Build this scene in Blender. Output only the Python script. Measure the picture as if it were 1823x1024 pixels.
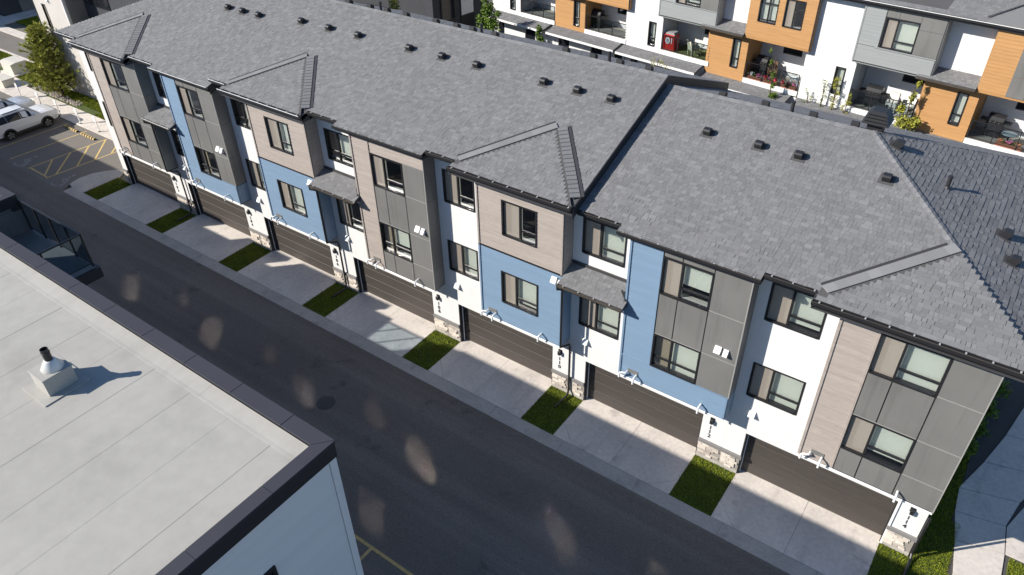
import bpy, math, random
import numpy as np
from mathutils import Matrix, Vector

R = random.Random(7)
S = bpy.context.scene
for o in list(bpy.data.objects):
    bpy.data.objects.remove(o)

# ---------------------------------------------------------------- camera, sky, sun, exposure
YAW, PITCH, ROLL = -0.6344479, 0.6445829, -0.0209335
cam_d = bpy.data.cameras.new('camera')
cam_d.sensor_width = 36.0
cam_d.lens = 1331.24 / 1823.0 * 36.0
cam_d.clip_start = 0.1
cam_d.clip_end = 3000.0
cam = bpy.data.objects.new('camera', cam_d)
S.collection.objects.link(cam)
cy, sy, cp, sp = math.cos(YAW), math.sin(YAW), math.cos(PITCH), math.sin(PITCH)
fw = Vector((sy * cp, cy * cp, -sp))
rt = Vector((cy, -sy, 0.0))
up = rt.cross(fw)
r2 = math.cos(ROLL) * rt + math.sin(ROLL) * up
u2 = -math.sin(ROLL) * rt + math.cos(ROLL) * up
M = Matrix((r2, u2, -fw)).transposed().to_4x4()
M.translation = Vector((37.68992, -19.02885, 22.00278))
cam.matrix_world = M
S.camera = cam

SUN = Vector((-1.0, -1.0, 0.86)).normalized()          # towards the sun
EL = math.asin(SUN.z)
world = bpy.data.worlds.new('World')
S.world = world
world.use_nodes = True
wn = world.node_tree.nodes
sky = wn.new('ShaderNodeTexSky')
sky.sky_type = 'NISHITA'
sky.sun_disc = False
sky.ozone_density = 5.0
sky.dust_density = 0.3
sky.sun_elevation = EL
sky.sun_rotation = math.atan2(SUN.x, SUN.y)
wn['Background'].inputs[1].default_value = 0.085
world.node_tree.links.new(sky.outputs[0], wn['Background'].inputs[0])
sun_d = bpy.data.lights.new('sun', 'SUN')
sun_d.energy = 4.6
sun_d.angle = math.radians(0.5)
sun_d.color = (1.0, 0.94, 0.85)
sun = bpy.data.objects.new('sun', sun_d)
S.collection.objects.link(sun)
sun.rotation_euler = SUN.to_track_quat('Z', 'Y').to_euler()
sun.location = (0, -30, 60)
S.view_settings.view_transform = 'Standard'
S.view_settings.look = 'None'
S.view_settings.gamma = 1.0
S.view_settings.exposure = 0.62
S.view_settings.use_curve_mapping = False
S.cycles.max_bounces = 6
S.cycles.diffuse_bounces = 2
S.cycles.caustics_reflective = True                          # sun glancing off the panes onto the lane
S.cycles.blur_glossy = 0.0
S.cycles.use_guiding = True
S.cycles.guiding_training_samples = 64
S.cycles.sample_clamp_indirect = 0.0
S.cycles.transparent_max_bounces = 12

# ---------------------------------------------------------------- materials
MATS = {}
def mat(name, col, rough=0.7, metal=0.0, var=0.12, vscale=1.5, fine=0.0, fscale=40.0, bump=0.0, bscale=60.0,
        tone=False, spec=None, stretch=None, alpha=None, trans=False, coat=0.0, blotch=None, streak=None):
    m = bpy.data.materials.new(name)
    m.use_nodes = True
    nt = m.node_tree
    N, L = nt.nodes, nt.links
    b = N['Principled BSDF']
    b.inputs['Roughness'].default_value = rough
    b.inputs['Metallic'].default_value = metal
    if spec is not None:
        b.inputs['Specular IOR Level'].default_value = spec
    if coat:
        b.inputs['Coat Weight'].default_value = coat
        b.inputs['Coat Roughness'].default_value = 0.05
    geo = N.new('ShaderNodeNewGeometry')
    pos = geo.outputs['Position']
    if stretch:
        mp = N.new('ShaderNodeMapping')
        mp.inputs['Scale'].default_value = stretch
        L.new(pos, mp.inputs['Vector'])
        pos = mp.outputs['Vector']
    def noise(scale, detail=4.0):
        n = N.new('ShaderNodeTexNoise')
        n.inputs['Scale'].default_value = scale
        n.inputs['Detail'].default_value = detail
        L.new(pos, n.inputs['Vector'])
        return n.outputs['Fac']
    def math_(op, a, b_):
        k = N.new('ShaderNodeMath')
        k.operation = op
        for i, x in enumerate((a, b_)):
            if isinstance(x, (int, float)):
                k.inputs[i].default_value = x
            else:
                L.new(x, k.inputs[i])
        return k.outputs[0]
    f = 1.0
    if var:
        f = math_('MULTIPLY_ADD', noise(vscale), var * 4.0)
        f.node.inputs[2].default_value = 1.0 - var * 2.0
    if fine:
        g = math_('MULTIPLY_ADD', noise(fscale, 2.0), fine * 4.0)
        g.node.inputs[2].default_value = 1.0 - fine * 2.0
        f = math_('MULTIPLY', f, g)
    for q in (blotch, streak):
        if not q: continue
        sc_, lo, hi, k_ = q[0], q[1], q[2], q[3]
        src = geo.outputs['Position']
        mp2 = N.new('ShaderNodeMapping')
        mp2.inputs['Scale'].default_value = q[4] if len(q) > 4 else (1, 1, 1)
        mp2.inputs['Location'].default_value = (3.7, 1.9, 5.1)
        L.new(src, mp2.inputs['Vector'])
        n2 = N.new('ShaderNodeTexNoise')
        n2.inputs['Scale'].default_value = sc_
        n2.inputs['Detail'].default_value = 6.0
        n2.inputs['Roughness'].default_value = 0.6
        L.new(mp2.outputs[0], n2.inputs['Vector'])
        mr = N.new('ShaderNodeMapRange')
        mr.interpolation_type = 'SMOOTHSTEP'
        mr.inputs[1].default_value, mr.inputs[2].default_value = lo, hi
        mr.inputs[3].default_value, mr.inputs[4].default_value = 1.0, 1.0 + k_
        L.new(n2.outputs['Fac'], mr.inputs[0])
        f = math_('MULTIPLY', f, mr.outputs[0])
    if tone:
        a = N.new('ShaderNodeAttribute')
        a.attribute_name = 'tone'
        f = math_('MULTIPLY', f, a.outputs['Fac'])
    if isinstance(f, float):
        b.inputs['Base Color'].default_value = (*col, 1)
    else:
        v = N.new('ShaderNodeVectorMath')
        v.operation = 'SCALE'
        v.inputs[0].default_value = col
        L.new(f, v.inputs['Scale'])
        L.new(v.outputs[0], b.inputs['Base Color'])
    if bump:
        bp = N.new('ShaderNodeBump')
        bp.inputs['Strength'].default_value = bump
        bp.inputs['Distance'].default_value = 0.02
        L.new(noise(bscale, 3.0), bp.inputs['Height'])
        L.new(bp.outputs[0], b.inputs['Normal'])
    MATS[name] = m
    return m

def glass_mat(name, tint=(0.86, 0.95, 0.92), rough=0.0, refl=1.0, base=0.05):
    m = bpy.data.materials.new(name)
    m.use_nodes = True
    N, L = m.node_tree.nodes, m.node_tree.links
    N.remove(N['Principled BSDF'])
    t = N.new('ShaderNodeBsdfTransparent')
    t.inputs[0].default_value = (*tint, 1)
    g = N.new('ShaderNodeBsdfGlossy')
    g.inputs['Roughness'].default_value = rough
    lw = N.new('ShaderNodeLayerWeight')
    lw.inputs[0].default_value = 0.5
    pw = N.new('ShaderNodeMath')
    pw.operation = 'POWER'
    pw.inputs[1].default_value = 5.0
    L.new(lw.outputs['Facing'], pw.inputs[0])
    mu = N.new('ShaderNodeMath')
    mu.operation = 'MULTIPLY_ADD'
    mu.inputs[1].default_value = (0.95 - base) * refl
    mu.inputs[2].default_value = base
    L.new(pw.outputs[0], mu.inputs[0])
    mx = N.new('ShaderNodeMixShader')
    L.new(mu.outputs[0], mx.inputs[0])
    L.new(t.outputs[0], mx.inputs[1])
    L.new(g.outputs[0], mx.inputs[2])
    L.new(mx.outputs[0], N['Material Output'].inputs[0])
    MATS[name] = m
    return m

def screen_mat(name, col, see):
    m = bpy.data.materials.new(name)
    m.use_nodes = True
    N, L = m.node_tree.nodes, m.node_tree.links
    b = N['Principled BSDF']
    b.inputs['Base Color'].default_value = (*col, 1)
    b.inputs['Roughness'].default_value = 0.8
    t = N.new('ShaderNodeBsdfTransparent')
    mx = N.new('ShaderNodeMixShader')
    mx.inputs[0].default_value = see
    L.new(b.outputs[0], mx.inputs[1])
    L.new(t.outputs[0], mx.inputs[2])
    L.new(mx.outputs[0], N['Material Output'].inputs[0])
    MATS[name] = m
    return m

mat('lot_asphalt', (0.175, 0.160, 0.142), 0.9, var=0.12, vscale=0.35, fine=0.18, fscale=25, bump=0.2, bscale=90)
mat('asphalt', (0.150, 0.129, 0.112), 0.9, var=0.10, vscale=0.22, fine=0.30, fscale=22, bump=0.25, bscale=90, blotch=(0.9, 0.60, 0.72, -0.35), streak=(1.0, 0.45, 0.68, 0.30, (0.035, 0.9, 1)))
mat('soil', (0.10, 0.085, 0.05), 0.95, var=0.2)
mat('ground', (0.16, 0.15, 0.12), 0.95, var=0.15, vscale=0.1)
mat('concrete', (0.63, 0.575, 0.52), 0.85, var=0.10, vscale=0.8, fine=0.10, fscale=7, bump=0.1, blotch=(1.5, 0.58, 0.74, -0.28), streak=(1.2, 0.52, 0.70, -0.14, (1.6, 0.25, 1)))
mat('kerb_concrete', (0.42, 0.39, 0.355), 0.85, var=0.12, vscale=1.4, fine=0.10, fscale=8, bump=0.1, blotch=(1.3, 0.58, 0.72, -0.25))
mat('joint', (0.08, 0.075, 0.07), 0.9, var=0)
mat('grass', (0.215, 0.25, 0.022), 0.8, var=0.22, vscale=1.6, blotch=(2.4, 0.55, 0.72, -0.4), tone=True, spec=0.1)
mat('grass_base', (0.055, 0.08, 0.012), 0.95, var=0.25, vscale=3.0)
mat('white_stucco', (0.70, 0.695, 0.685), 0.8, var=0.03, vscale=2, bump=0.08, bscale=120, streak=(1.0, 0.55, 0.75, -0.06, (3.0, 3.0, 0.25)))
mat('beige_stucco', (0.56, 0.53, 0.49), 0.85, var=0.05, vscale=1.2, bump=0.08, bscale=120)
mat('white_metal', (0.80, 0.80, 0.79), 0.45, var=0.02)
mat('white_plastic', (0.82, 0.82, 0.81), 0.4, var=0.0)
mat('blue_siding', (0.172, 0.258, 0.365), 0.6, var=0.05, vscale=2, fine=0.04, fscale=18, stretch=(0.25, 1, 3))
mat('taupe_siding', (0.345, 0.300, 0.268), 0.65, var=0.12, vscale=2.2, fine=0.16, fscale=14, stretch=(0.25, 1, 5))
mat('grey_panel', (0.165, 0.163, 0.155), 0.55, var=0.11, vscale=0.7, fine=0.05, streak=(1.0, 0.5, 0.7, -0.14, (4.0, 4.0, 0.3)))
mat('reveal', (0.30, 0.295, 0.28), 0.5, var=0.0)
mat('dark_panel', (0.055, 0.055, 0.06), 0.6, var=0.08)
mat('dark_gap', (0.015, 0.015, 0.017), 0.8, var=0)
mat('black_metal', (0.018, 0.018, 0.020), 0.42, var=0.0)
mat('gutter_metal', (0.14, 0.12, 0.10), 0.38, metal=0.55, var=0.25, vscale=1.0)
mat('bright_metal', (0.62, 0.61, 0.59), 0.4, metal=0.3, var=0.05)
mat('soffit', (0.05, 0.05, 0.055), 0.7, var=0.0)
mat('door_wood', (0.060, 0.051, 0.045), 0.55, var=0.14, vscale=2.0, fine=0.10, fscale=12, stretch=(0.35, 1, 6))
mat('stone', (0.52, 0.46, 0.40), 0.85, var=0.12, vscale=5, bump=0.5, bscale=25, tone=True)
mat('mortar', (0.30, 0.27, 0.24), 0.9, var=0.1)
mat('sill_stone', (0.20, 0.19, 0.185), 0.8, var=0.05)
mat('shingle', (0.172, 0.172, 0.176), 0.9, var=0.05, vscale=0.6, fine=0.10, fscale=60, tone=True)
mat('shingle_under', (0.075, 0.073, 0.075), 0.95, var=0.1)
mat('flashing', (0.055, 0.052, 0.055), 0.5, metal=0.2, var=0.05)
mat('vent_black', (0.022, 0.022, 0.024), 0.5, var=0.05)
mat('blind', (0.92, 0.94, 0.88), 0.8, var=0.0)
mat('curtain_tan', (0.50, 0.42, 0.33), 0.85, var=0.05, vscale=4, stretch=(4, 1, 0.2))
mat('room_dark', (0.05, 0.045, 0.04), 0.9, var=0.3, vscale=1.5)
mat('membrane', (0.385, 0.372, 0.340), 0.85, var=0.06, vscale=0.4, fine=0.05, fscale=3.5, bump=0.08, bscale=9, blotch=(0.55, 0.52, 0.72, -0.10), streak=(1.0, 0.5, 0.72, -0.09, (1.4, 0.12, 1)))
mat('coping', (0.047, 0.049, 0.062), 0.7, spec=0.25, var=0.05, vscale=1.0)
mat('fascia_black', (0.022, 0.022, 0.026), 0.5, var=0.0)
mat('white_siding', (0.72, 0.72, 0.72), 0.7, var=0.04, vscale=1.2, stretch=(1, 0.25, 4))
mat('yellow_paint', (0.60, 0.43, 0.17), 0.8, var=0.2, vscale=6, fine=0.2)
mat('white_paint', (0.26, 0.25, 0.24), 0.8, var=0.25, vscale=5)
mat('orange_wood', (0.44, 0.235, 0.09), 0.6, var=0.10, vscale=2.0, fine=0.08, fscale=12, stretch=(0.25, 0.25, 4))
mat('grey_siding', (0.265, 0.282, 0.282), 0.65, var=0.05, vscale=2, stretch=(0.25, 0.25, 3))
mat('charcoal', (0.042, 0.044, 0.052), 0.7, var=0.12)
mat('leaf', (0.12, 0.19, 0.03), 0.7, var=0.15, vscale=2, tone=True, spec=0.2)
mat('leaf_yellow', (0.30, 0.30, 0.05), 0.7, var=0.2, vscale=2, tone=True, spec=0.2)
mat('needle', (0.36, 0.375, 0.085), 0.8, var=0.2, vscale=1.5, tone=True, spec=0.1)
mat('bark', (0.09, 0.065, 0.045), 0.9, var=0.2)
mat('rock', (0.33, 0.29, 0.25), 0.9, var=0.2, tone=True)
mat('car_white', (0.78, 0.78, 0.79), 0.28, var=0.0, coat=0.8)
mat('car_silver', (0.60, 0.62, 0.64), 0.3, metal=0.3, var=0.0, coat=0.8)
mat('car_glass', (0.012, 0.014, 0.018), 0.08, var=0.0)
mat('rubber', (0.02, 0.02, 0.02), 0.8, var=0.0)
mat('chrome', (0.55, 0.55, 0.56), 0.22, metal=0.9, var=0.0)
mat('black_plastic', (0.025, 0.025, 0.028), 0.5, var=0.0)
mat('lamp_clear', (0.75, 0.75, 0.76), 0.15, var=0.0)
mat('lamp_red', (0.45, 0.02, 0.02), 0.2, var=0.0)
mat('red_cloth', (0.60, 0.025, 0.015), 0.6, var=0.12, vscale=3)
mat('cream_plastic', (0.70, 0.68, 0.50), 0.5, var=0.0)
mat('cushion', (0.72, 0.70, 0.64), 0.85, var=0.06, vscale=5)
mat('deck_floor', (0.36, 0.33, 0.29), 0.85, var=0.15, vscale=2)
mat('mat_green', (0.20, 0.22, 0.07), 0.95, var=0.2, vscale=5)
mat('petal_red', (0.60, 0.03, 0.07), 0.7, var=0.1, tone=True)
mat('petal_pink', (0.65, 0.16, 0.34), 0.7, var=0.1, tone=True)
mat('petal_white', (0.80, 0.76, 0.76), 0.7, var=0.1, tone=True)
mat('petal_orange', (0.75, 0.25, 0.08), 0.7, var=0.1, tone=True)
mat('wood_brown', (0.22, 0.13, 0.07), 0.7, var=0.1)
mat('terracotta', (0.35, 0.14, 0.08), 0.8, var=0.1)
mat('transformer', (0.60, 0.57, 0.50), 0.6, var=0.04)
mat('table_blue', (0.35, 0.42, 0.45), 0.4, var=0.0)
mat('manhole_iron', (0.05, 0.046, 0.044), 0.6, var=0.2, vscale=20)
mat('number_black', (0.03, 0.03, 0.032), 0.5, var=0.0)
glass_mat('glass', tint=(0.95, 0.985, 0.965), rough=0.04, base=0.42)
glass_mat('glass_back', tint=(0.99, 0.995, 0.99), refl=0.0, base=0.0)
glass_mat('rail_glass', tint=(0.78, 0.82, 0.84), refl=1.0)
glass_mat('rail_glass_dark', tint=(0.62, 0.70, 0.75), refl=1.0)
screen_mat('insect_screen', (0.36, 0.31, 0.26), 0.38)

# ---------------------------------------------------------------- mesh helpers
class MB:
    def __init__(self):
        self.v, self.f, self.t, self.mi = [], [], [], []
        self.k = 0
    def add(self, vs, fs, tone=1.0):
        n = len(self.v)
        self.v += [tuple(p) for p in vs]
        for f in fs:
            self.f.append(tuple(n + i for i in f))
            self.t.append(tone)
            self.mi.append(self.k)
        return self
    def box(self, x0, x1, y0, y1, z0, z1, tone=1.0):
        if x0 > x1: x0, x1 = x1, x0
        if y0 > y1: y0, y1 = y1, y0
        if z0 > z1: z0, z1 = z1, z0
        v = [(x0, y0, z0), (x1, y0, z0), (x1, y1, z0), (x0, y1, z0), (x0, y0, z1), (x1, y0, z1), (x1, y1, z1), (x0, y1, z1)]
        return self.add(v, [(0, 3, 2, 1), (4, 5, 6, 7), (0, 1, 5, 4), (1, 2, 6, 5), (2, 3, 7, 6), (3, 0, 4, 7)], tone)
    def bbox(self, x0, x1, y0, y1, z0, z1, b, tone=1.0):      # chamfered box
        if x0 > x1: x0, x1 = x1, x0
        if y0 > y1: y0, y1 = y1, y0
        if z0 > z1: z0, z1 = z1, z0
        def ring(i, z): return [(x0 + i, y0 + i, z), (x1 - i, y0 + i, z), (x1 - i, y1 - i, z), (x0 + i, y1 - i, z)]
        v = ring(b, z0) + ring(0, z0 + b) + ring(0, z1 - b) + ring(b, z1)
        f = [(3, 2, 1, 0), (12, 13, 14, 15)]
        for k in (0, 4, 8):
            for i in range(4):
                j = (i + 1) % 4
                f.append((k + i, k + j, k + 4 + j, k + 4 + i))
        return self.add(v, f, tone)
    def prism(self, poly, ext):                                # poly: 3-D points, ext: extrusion vector
        n = len(poly)
        e = Vector(ext)
        v = [Vector(p) for p in poly] + [Vector(p) + e for p in poly]
        f = [tuple(range(n))[::-1], tuple(range(n, 2 * n))]
        for i in range(n):
            j = (i + 1) % n
            f.append((i, j, n + j, n + i))
        return self.add(v, f)
    def tube(self, pts, r, seg=8, caps=True, r1=None):
        pts = [Vector(p) for p in pts]
        n = len(pts)
        vs = []
        prev = None
        for i, p in enumerate(pts):
            d = (pts[min(i + 1, n - 1)] - pts[max(i - 1, 0)]).normalized()
            a = prev if prev is not None else (Vector((0, 0, 1)) if abs(d.z) < 0.9 else Vector((1, 0, 0)))
            a = (a - d * a.dot(d)).normalized()
            prev = a
            b = d.cross(a)
            rr = r if r1 is None else r + (r1 - r) * i / max(n - 1, 1)
            for k in range(seg):
                an = 2 * math.pi * k / seg
                vs.append(p + (a * math.cos(an) + b * math.sin(an)) * rr)
        fs = []
        for i in range(n - 1):
            for k in range(seg):
                j = (k + 1) % seg
                fs.append((i * seg + k, i * seg + j, (i + 1) * seg + j, (i + 1) * seg + k))
        if caps:
            fs.append(tuple(range(seg))[::-1])
            fs.append(tuple((n - 1) * seg + k for k in range(seg)))
        return self.add(vs, fs)
    def lathe(self, c, prof, seg=16):                          # prof: (r, z) upwards
        vs, fs = [], []
        for r, z in prof:
            for k in range(seg):
                an = 2 * math.pi * k / seg
                vs.append((c[0] + r * math.cos(an), c[1] + r * math.sin(an), c[2] + z))
        for i in range(len(prof) - 1):
            for k in range(seg):
                j = (k + 1) % seg
                fs.append((i * seg + k, i * seg + j, (i + 1) * seg + j, (i + 1) * seg + k))
        fs.append(tuple(range(seg))[::-1])
        fs.append(tuple((len(prof) - 1) * seg + k for k in range(seg)))
        return self.add(vs, fs)
    def quad(self, a, b, c, d, tone=1.0):
        return self.add([a, b, c, d], [(0, 1, 2, 3)], tone)
    def mesh(self, name, mats, off=(0, 0, 0)):
        me = bpy.data.meshes.new(name)
        v = np.array(self.v, dtype=float).reshape(-1, 3) - np.array(off)
        me.from_pydata(v.tolist(), [], self.f)
        if not isinstance(mats, (list, tuple)): mats = [mats]
        for m in mats: me.materials.append(MATS[m])
        if len(mats) > 1: me.polygons.foreach_set('material_index', self.mi)
        if any(t != 1.0 for t in self.t) or mats[0] in ('grass', 'leaf', 'leaf_yellow', 'needle', 'shingle', 'stone', 'rock') or mats[0].startswith('petal'):
            at = me.attributes.new('tone', 'FLOAT', 'FACE')
            at.data.foreach_set('value', self.t)
        me.update()
        return me

def link(o, parent=None):
    S.collection.objects.link(o)
    if parent is not None: o.parent = parent
    return o

def tag(o, label=None, cat=None, group=None, kind=None):
    if label: o['label'] = label
    if cat: o['category'] = cat
    if group: o['group'] = group
    if kind: o['kind'] = kind
    return o

class Thing:
    """An Empty at the thing's base; parts are given in world coordinates (or in its own when local)."""
    def __init__(self, name, label, cat, loc, group=None, rotz=0.0, local=False):
        self.o = bpy.data.objects.new(name, None)
        self.o.empty_display_size = 0.3
        self.o.location = loc
        self.o.rotation_euler = (0, 0, rotz)
        link(self.o)
        tag(self.o, label, cat, group)
        self.off = (0, 0, 0) if local else tuple(loc)
    def part(self, name, mb, m, parent=None, stuff=False, label=None):
        o = bpy.data.objects.new(name, mb if isinstance(mb, bpy.types.Mesh) else mb.mesh(name, m, self.off))
        link(o, parent or self.o)
        if stuff: o['kind'] = 'stuff'
        if label: o['label'] = label
        return o
    def place(self, name, me, loc, parent=None, rot=None):     # shared mesh at a place (world, or local)
        o = bpy.data.objects.new(name, me)
        o.location = Vector(loc) - Vector(self.off)
        if rot: o.rotation_euler = rot
        return link(o, parent or self.o)

def copy_tree(src, loc=None, rotz=None, parent=None):
    c = src.copy()
    S.collection.objects.link(c)
    if parent is not None: c.parent = parent
    if loc is not None: c.location = loc
    if rotz is not None: c.rotation_euler = (0, 0, rotz)
    for ch in [x for x in bpy.data.objects if x.parent == src]:
        copy_tree(ch, parent=c)
    return c

def single(name, mb, m, label=None, cat=None, group=None, kind=None, smooth=False):
    o = bpy.data.objects.new(name, mb.mesh(name, m))
    link(o)
    tag(o, label, cat, group, kind)
    return o

def smooth(o):
    o.data.polygons.foreach_set('use_smooth', [True] * len(o.data.polygons))
    return o

def holes_split(a0, a1, z0, z1, holes):
    """Rectangle minus axis-aligned holes -> list of rectangles."""
    xs = sorted({a0, a1, *[min(max(h[0], a0), a1) for h in holes], *[min(max(h[1], a0), a1) for h in holes]})
    out = []
    for i in range(len(xs) - 1):
        xa, xb = xs[i], xs[i + 1]
        if xb - xa < 1e-5: continue
        cuts = sorted([(h[2], h[3]) for h in holes if h[0] < (xa + xb) / 2 < h[1] and h[3] > z0 and h[2] < z1])
        z = z0
        for c0, c1 in cuts:
            if c0 > z: out.append((xa, xb, z, min(c0, z1)))
            z = max(z, c1)
        if z < z1: out.append((xa, xb, z, z1))
    return out

def wall(mb, x0, x1, z0, z1, y0, y1, holes=()):
    for a, b, c, d in holes_split(x0, x1, z0, z1, holes):
        mb.box(a, b, y0, y1, c, d)
    return mb

def siding(mb, x0, x1, z0, z1, y, holes=(), ex=0.16, depth=0.014):
    """Lap boards on a wall that faces -y: each board leans out at its foot."""
    zz = z0
    while zz < z1 - 1e-4:
        zt = min(zz + ex, z1)
        for a, b, c, d in holes_split(x0, x1, zz, zt, holes):
            ya = y - depth * (1 - (c - zz) / ex) - 0.004
            yb = y - depth * (1 - (d - zz) / ex) - 0.004
            mb.add([(a, ya, c), (b, ya, c), (b, yb, d), (a, yb, d), (a, y, c), (b, y, c)], [(0, 1, 2, 3), (4, 5, 1, 0)], 1.0)
        zz = zt
    return mb

# ---------------------------------------------------------------- the ground
XL = [-4.884, 1.57, 8.003, 14.439, 20.794, 27.18, 33.693]
XR = [-0.004, 6.465, 12.862, 19.313, 25.651, 32.103, 38.72]
YG = -2.28                                                  # street edge of the driveways
YP = -2.88                                                  # street edge of the concrete strip

g = MB().box(-900, 900, -900, 900, -0.4, -0.12)
tag(single('ground', g, 'ground'), kind='structure')
g = MB().box(-62, 90, -14.5, YP, -0.11, -0.012)
tag(single('road', g, 'asphalt'), kind='structure')
g = MB().prism([(-62, YP, -0.11), (-7.75, YP, -0.11), (-8.2, -2.2, -0.11), (-8.45, -1.4, -0.11), (-8.3, -0.6, -0.11),
                (-7.9, 0.1, -0.11), (-7.4, 0.62, -0.11), (-6.8, 0.7, -0.11), (-6.8, 2.75, -0.11), (-62, 2.75, -0.11)], (0, 0, 0.098))
tag(single('parking_lot', g, 'lot_asphalt'), kind='structure')
g = MB().box(-62, 90, -60, -14.5, -0.11, -0.03)
tag(single('yard', g, 'ground'), kind='structure')

def slab_poly(parent, name, pts, z=0.0, t=0.09, inset=0.008, m='concrete'):
    c = Vector((sum(p[0] for p in pts) / len(pts), sum(p[1] for p in pts) / len(pts), 0))
    q = []
    for p in pts:
        d = Vector((p[0], p[1], 0)) - c
        L_ = d.length
        q.append(c + d * ((L_ - inset) / L_))
    mb = MB().prism([(p.x, p.y, z - t) for p in q], (0, 0, t))
    o = bpy.data.objects.new(name, mb.mesh(name, m))
    link(o, parent)
    return o

dw_bed = MB()
for i in range(7):
    dw_bed.box(XL[i], XR[i], YG, 0.5, -0.1, -0.035)
driveway = single('driveway', dw_bed, 'joint', kind='structure')
for i in range(7):
    a, b = XL[i], XR[i]
    m_ = (a + b) / 2 + 0.05
    slab_poly(driveway, 'slab', [(a, -1.45), (a + 0.85, YG), (m_, YG), (m_, 0.30), (a, 0.30)])
    slab_poly(driveway, 'slab', [(a, YG), (a + 0.85, YG), (a, -1.45)])
    slab_poly(driveway, 'slab', [(m_, YG), (b - 0.8, YG), (b, -1.5), (b, 0.30), (m_, 0.30)])
    slab_poly(driveway, 'slab', [(b - 0.8, YG), (b, YG), (b, -1.5)])

kb = MB().box(-7.7, 44.0, YP + 0.01, YG - 0.01, -0.1, -0.035)
kerb = single('kerb_strip', kb, 'joint', kind='structure')
x = -7.7
while x < 43.9:
    x2 = min(x + 3.22, 44.0)
    mb = MB()
    mb.prism([(x + 0.006, YP, -0.10), (x + 0.006, YP, -0.008), (x + 0.006, YG - 0.008, 0.0), (x + 0.006, YG - 0.008, -0.10)], (x2 - x - 0.012, 0, 0))
    o = bpy.data.objects.new('slab', mb.mesh('slab', 'kerb_concrete'))
    link(o, kerb)
    x = x2
ap = MB().prism([(-7.75, YG - 0.01, -0.09), (-6.45, YG - 0.01, -0.09), (-6.45, 0.0, -0.09), (-6.9, 0.66, -0.09), (-7.4, 0.60, -0.09), (-7.9, 0.08, -0.09),
                 (-8.3, -0.62, -0.09), (-8.44, -1.4, -0.09), (-8.19, -2.19, -0.09)], (0, 0, 0.088))
tag(single('apron', ap, 'kerb_concrete'), kind='structure')

# lawns: soil sheets and blades
lawn_rects = [(-6.44, XL[0], YG + 0.02, -0.03)] + [(XR[i - 1] + 0.01, XL[i] - 0.01, YG + 0.02, -0.03) for i in range(1, 7)]
lawn_rects += [(XR[6] + 0.01, 40.85, YG + 0.02, -0.03), (39.68, 40.75, -0.03, 2.2), (39.68, 40.45, 2.2, 14.0), (42.35, 48.0, YG + 0.02, 1.75)]
lm = MB()
for a, b, c, d in lawn_rects:
    lm.box(a, b, c, d, -0.1, -0.025)
lm.box(-7.6, -16.6, 4.25, 6.0, -0.1, -0.02)
lm.prism([(-16.6, 4.25, -0.1), (-16.6, 6.0, -0.1), (-31.5, 6.0, -0.1), (-33.2, 5.0, -0.1), (-26.8, 4.85, -0.1), (-24.5, 4.3, -0.1)][::-1], (0, 0, 0.08))
lm.box(-38, -24.0, 6.02, 7.3, -0.1, -0.02)
lm.box(-44, -36.5, 12.2, 15.0, -0.1, -0.02)
tag(single('lawn', lm, 'grass_base'), kind='structure')

def blades(rects, dens, h, w, rnd):
    V, F, T = [], [], []
    for (a, b, c, d) in rects:
        n = int((b - a) * (d - c) * dens)
        xs = rnd.uniform(a - 0.03, b + 0.03, n); ys = rnd.uniform(c - 0.03, d + 0.02, n)
        an = rnd.uniform(0, 2 * np.pi, n); hh = h * rnd.uniform(0.5, 1.25, n); ww = w * rnd.uniform(0.7, 1.3, n)
        lx = rnd.normal(0, 0.4, n) * hh; ly = rnd.normal(0, 0.4, n) * hh
        p0 = np.c_[xs - np.cos(an) * ww, ys - np.sin(an) * ww, np.full(n, -0.03)]
        p1 = np.c_[xs + np.cos(an) * ww, ys + np.sin(an) * ww, np.full(n, -0.03)]
        p2 = np.c_[xs + lx, ys + ly, -0.03 + hh]
        V.append(np.stack([p0, p1, p2], 1).reshape(-1, 3))
        T.append(rnd.uniform(0.55, 1.45, n))
    V = np.concatenate(V); T = np.concatenate(T)
    me = bpy.data.meshes.new('grass')
    n = len(T)
    me.vertices.add(3 * n); me.vertices.foreach_set('co', V.ravel())
    me.loops.add(3 * n); me.loops.foreach_set('vertex_index', np.arange(3 * n))
    me.polygons.add(n); me.polygons.foreach_set('loop_start', np.arange(n) * 3); me.polygons.foreach_set('loop_total', np.full(n, 3))
    at = me.attributes.new('tone', 'FLOAT', 'FACE'); at.data.foreach_set('value', T)
    me.materials.append(MATS['grass'])
    me.update(calc_edges=True)
    return me
rng = np.random.default_rng(5)
o = bpy.data.objects.new('grass', blades(lawn_rects, 1500, 0.075, 0.011, rng))
link(o); tag(o, kind='stuff')
o = bpy.data.objects.new('grass', blades([(-16.6, -7.6, 4.3, 6.0), (-26.0, -16.6, 4.9, 6.0), (-38, -24, 6.05, 7.3), (-31.5, -26.0, 4.95, 6.0), (-44, -36.5, 12.2, 15)], 520, 0.10, 0.026, rng))
link(o); tag(o, kind='stuff')

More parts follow.
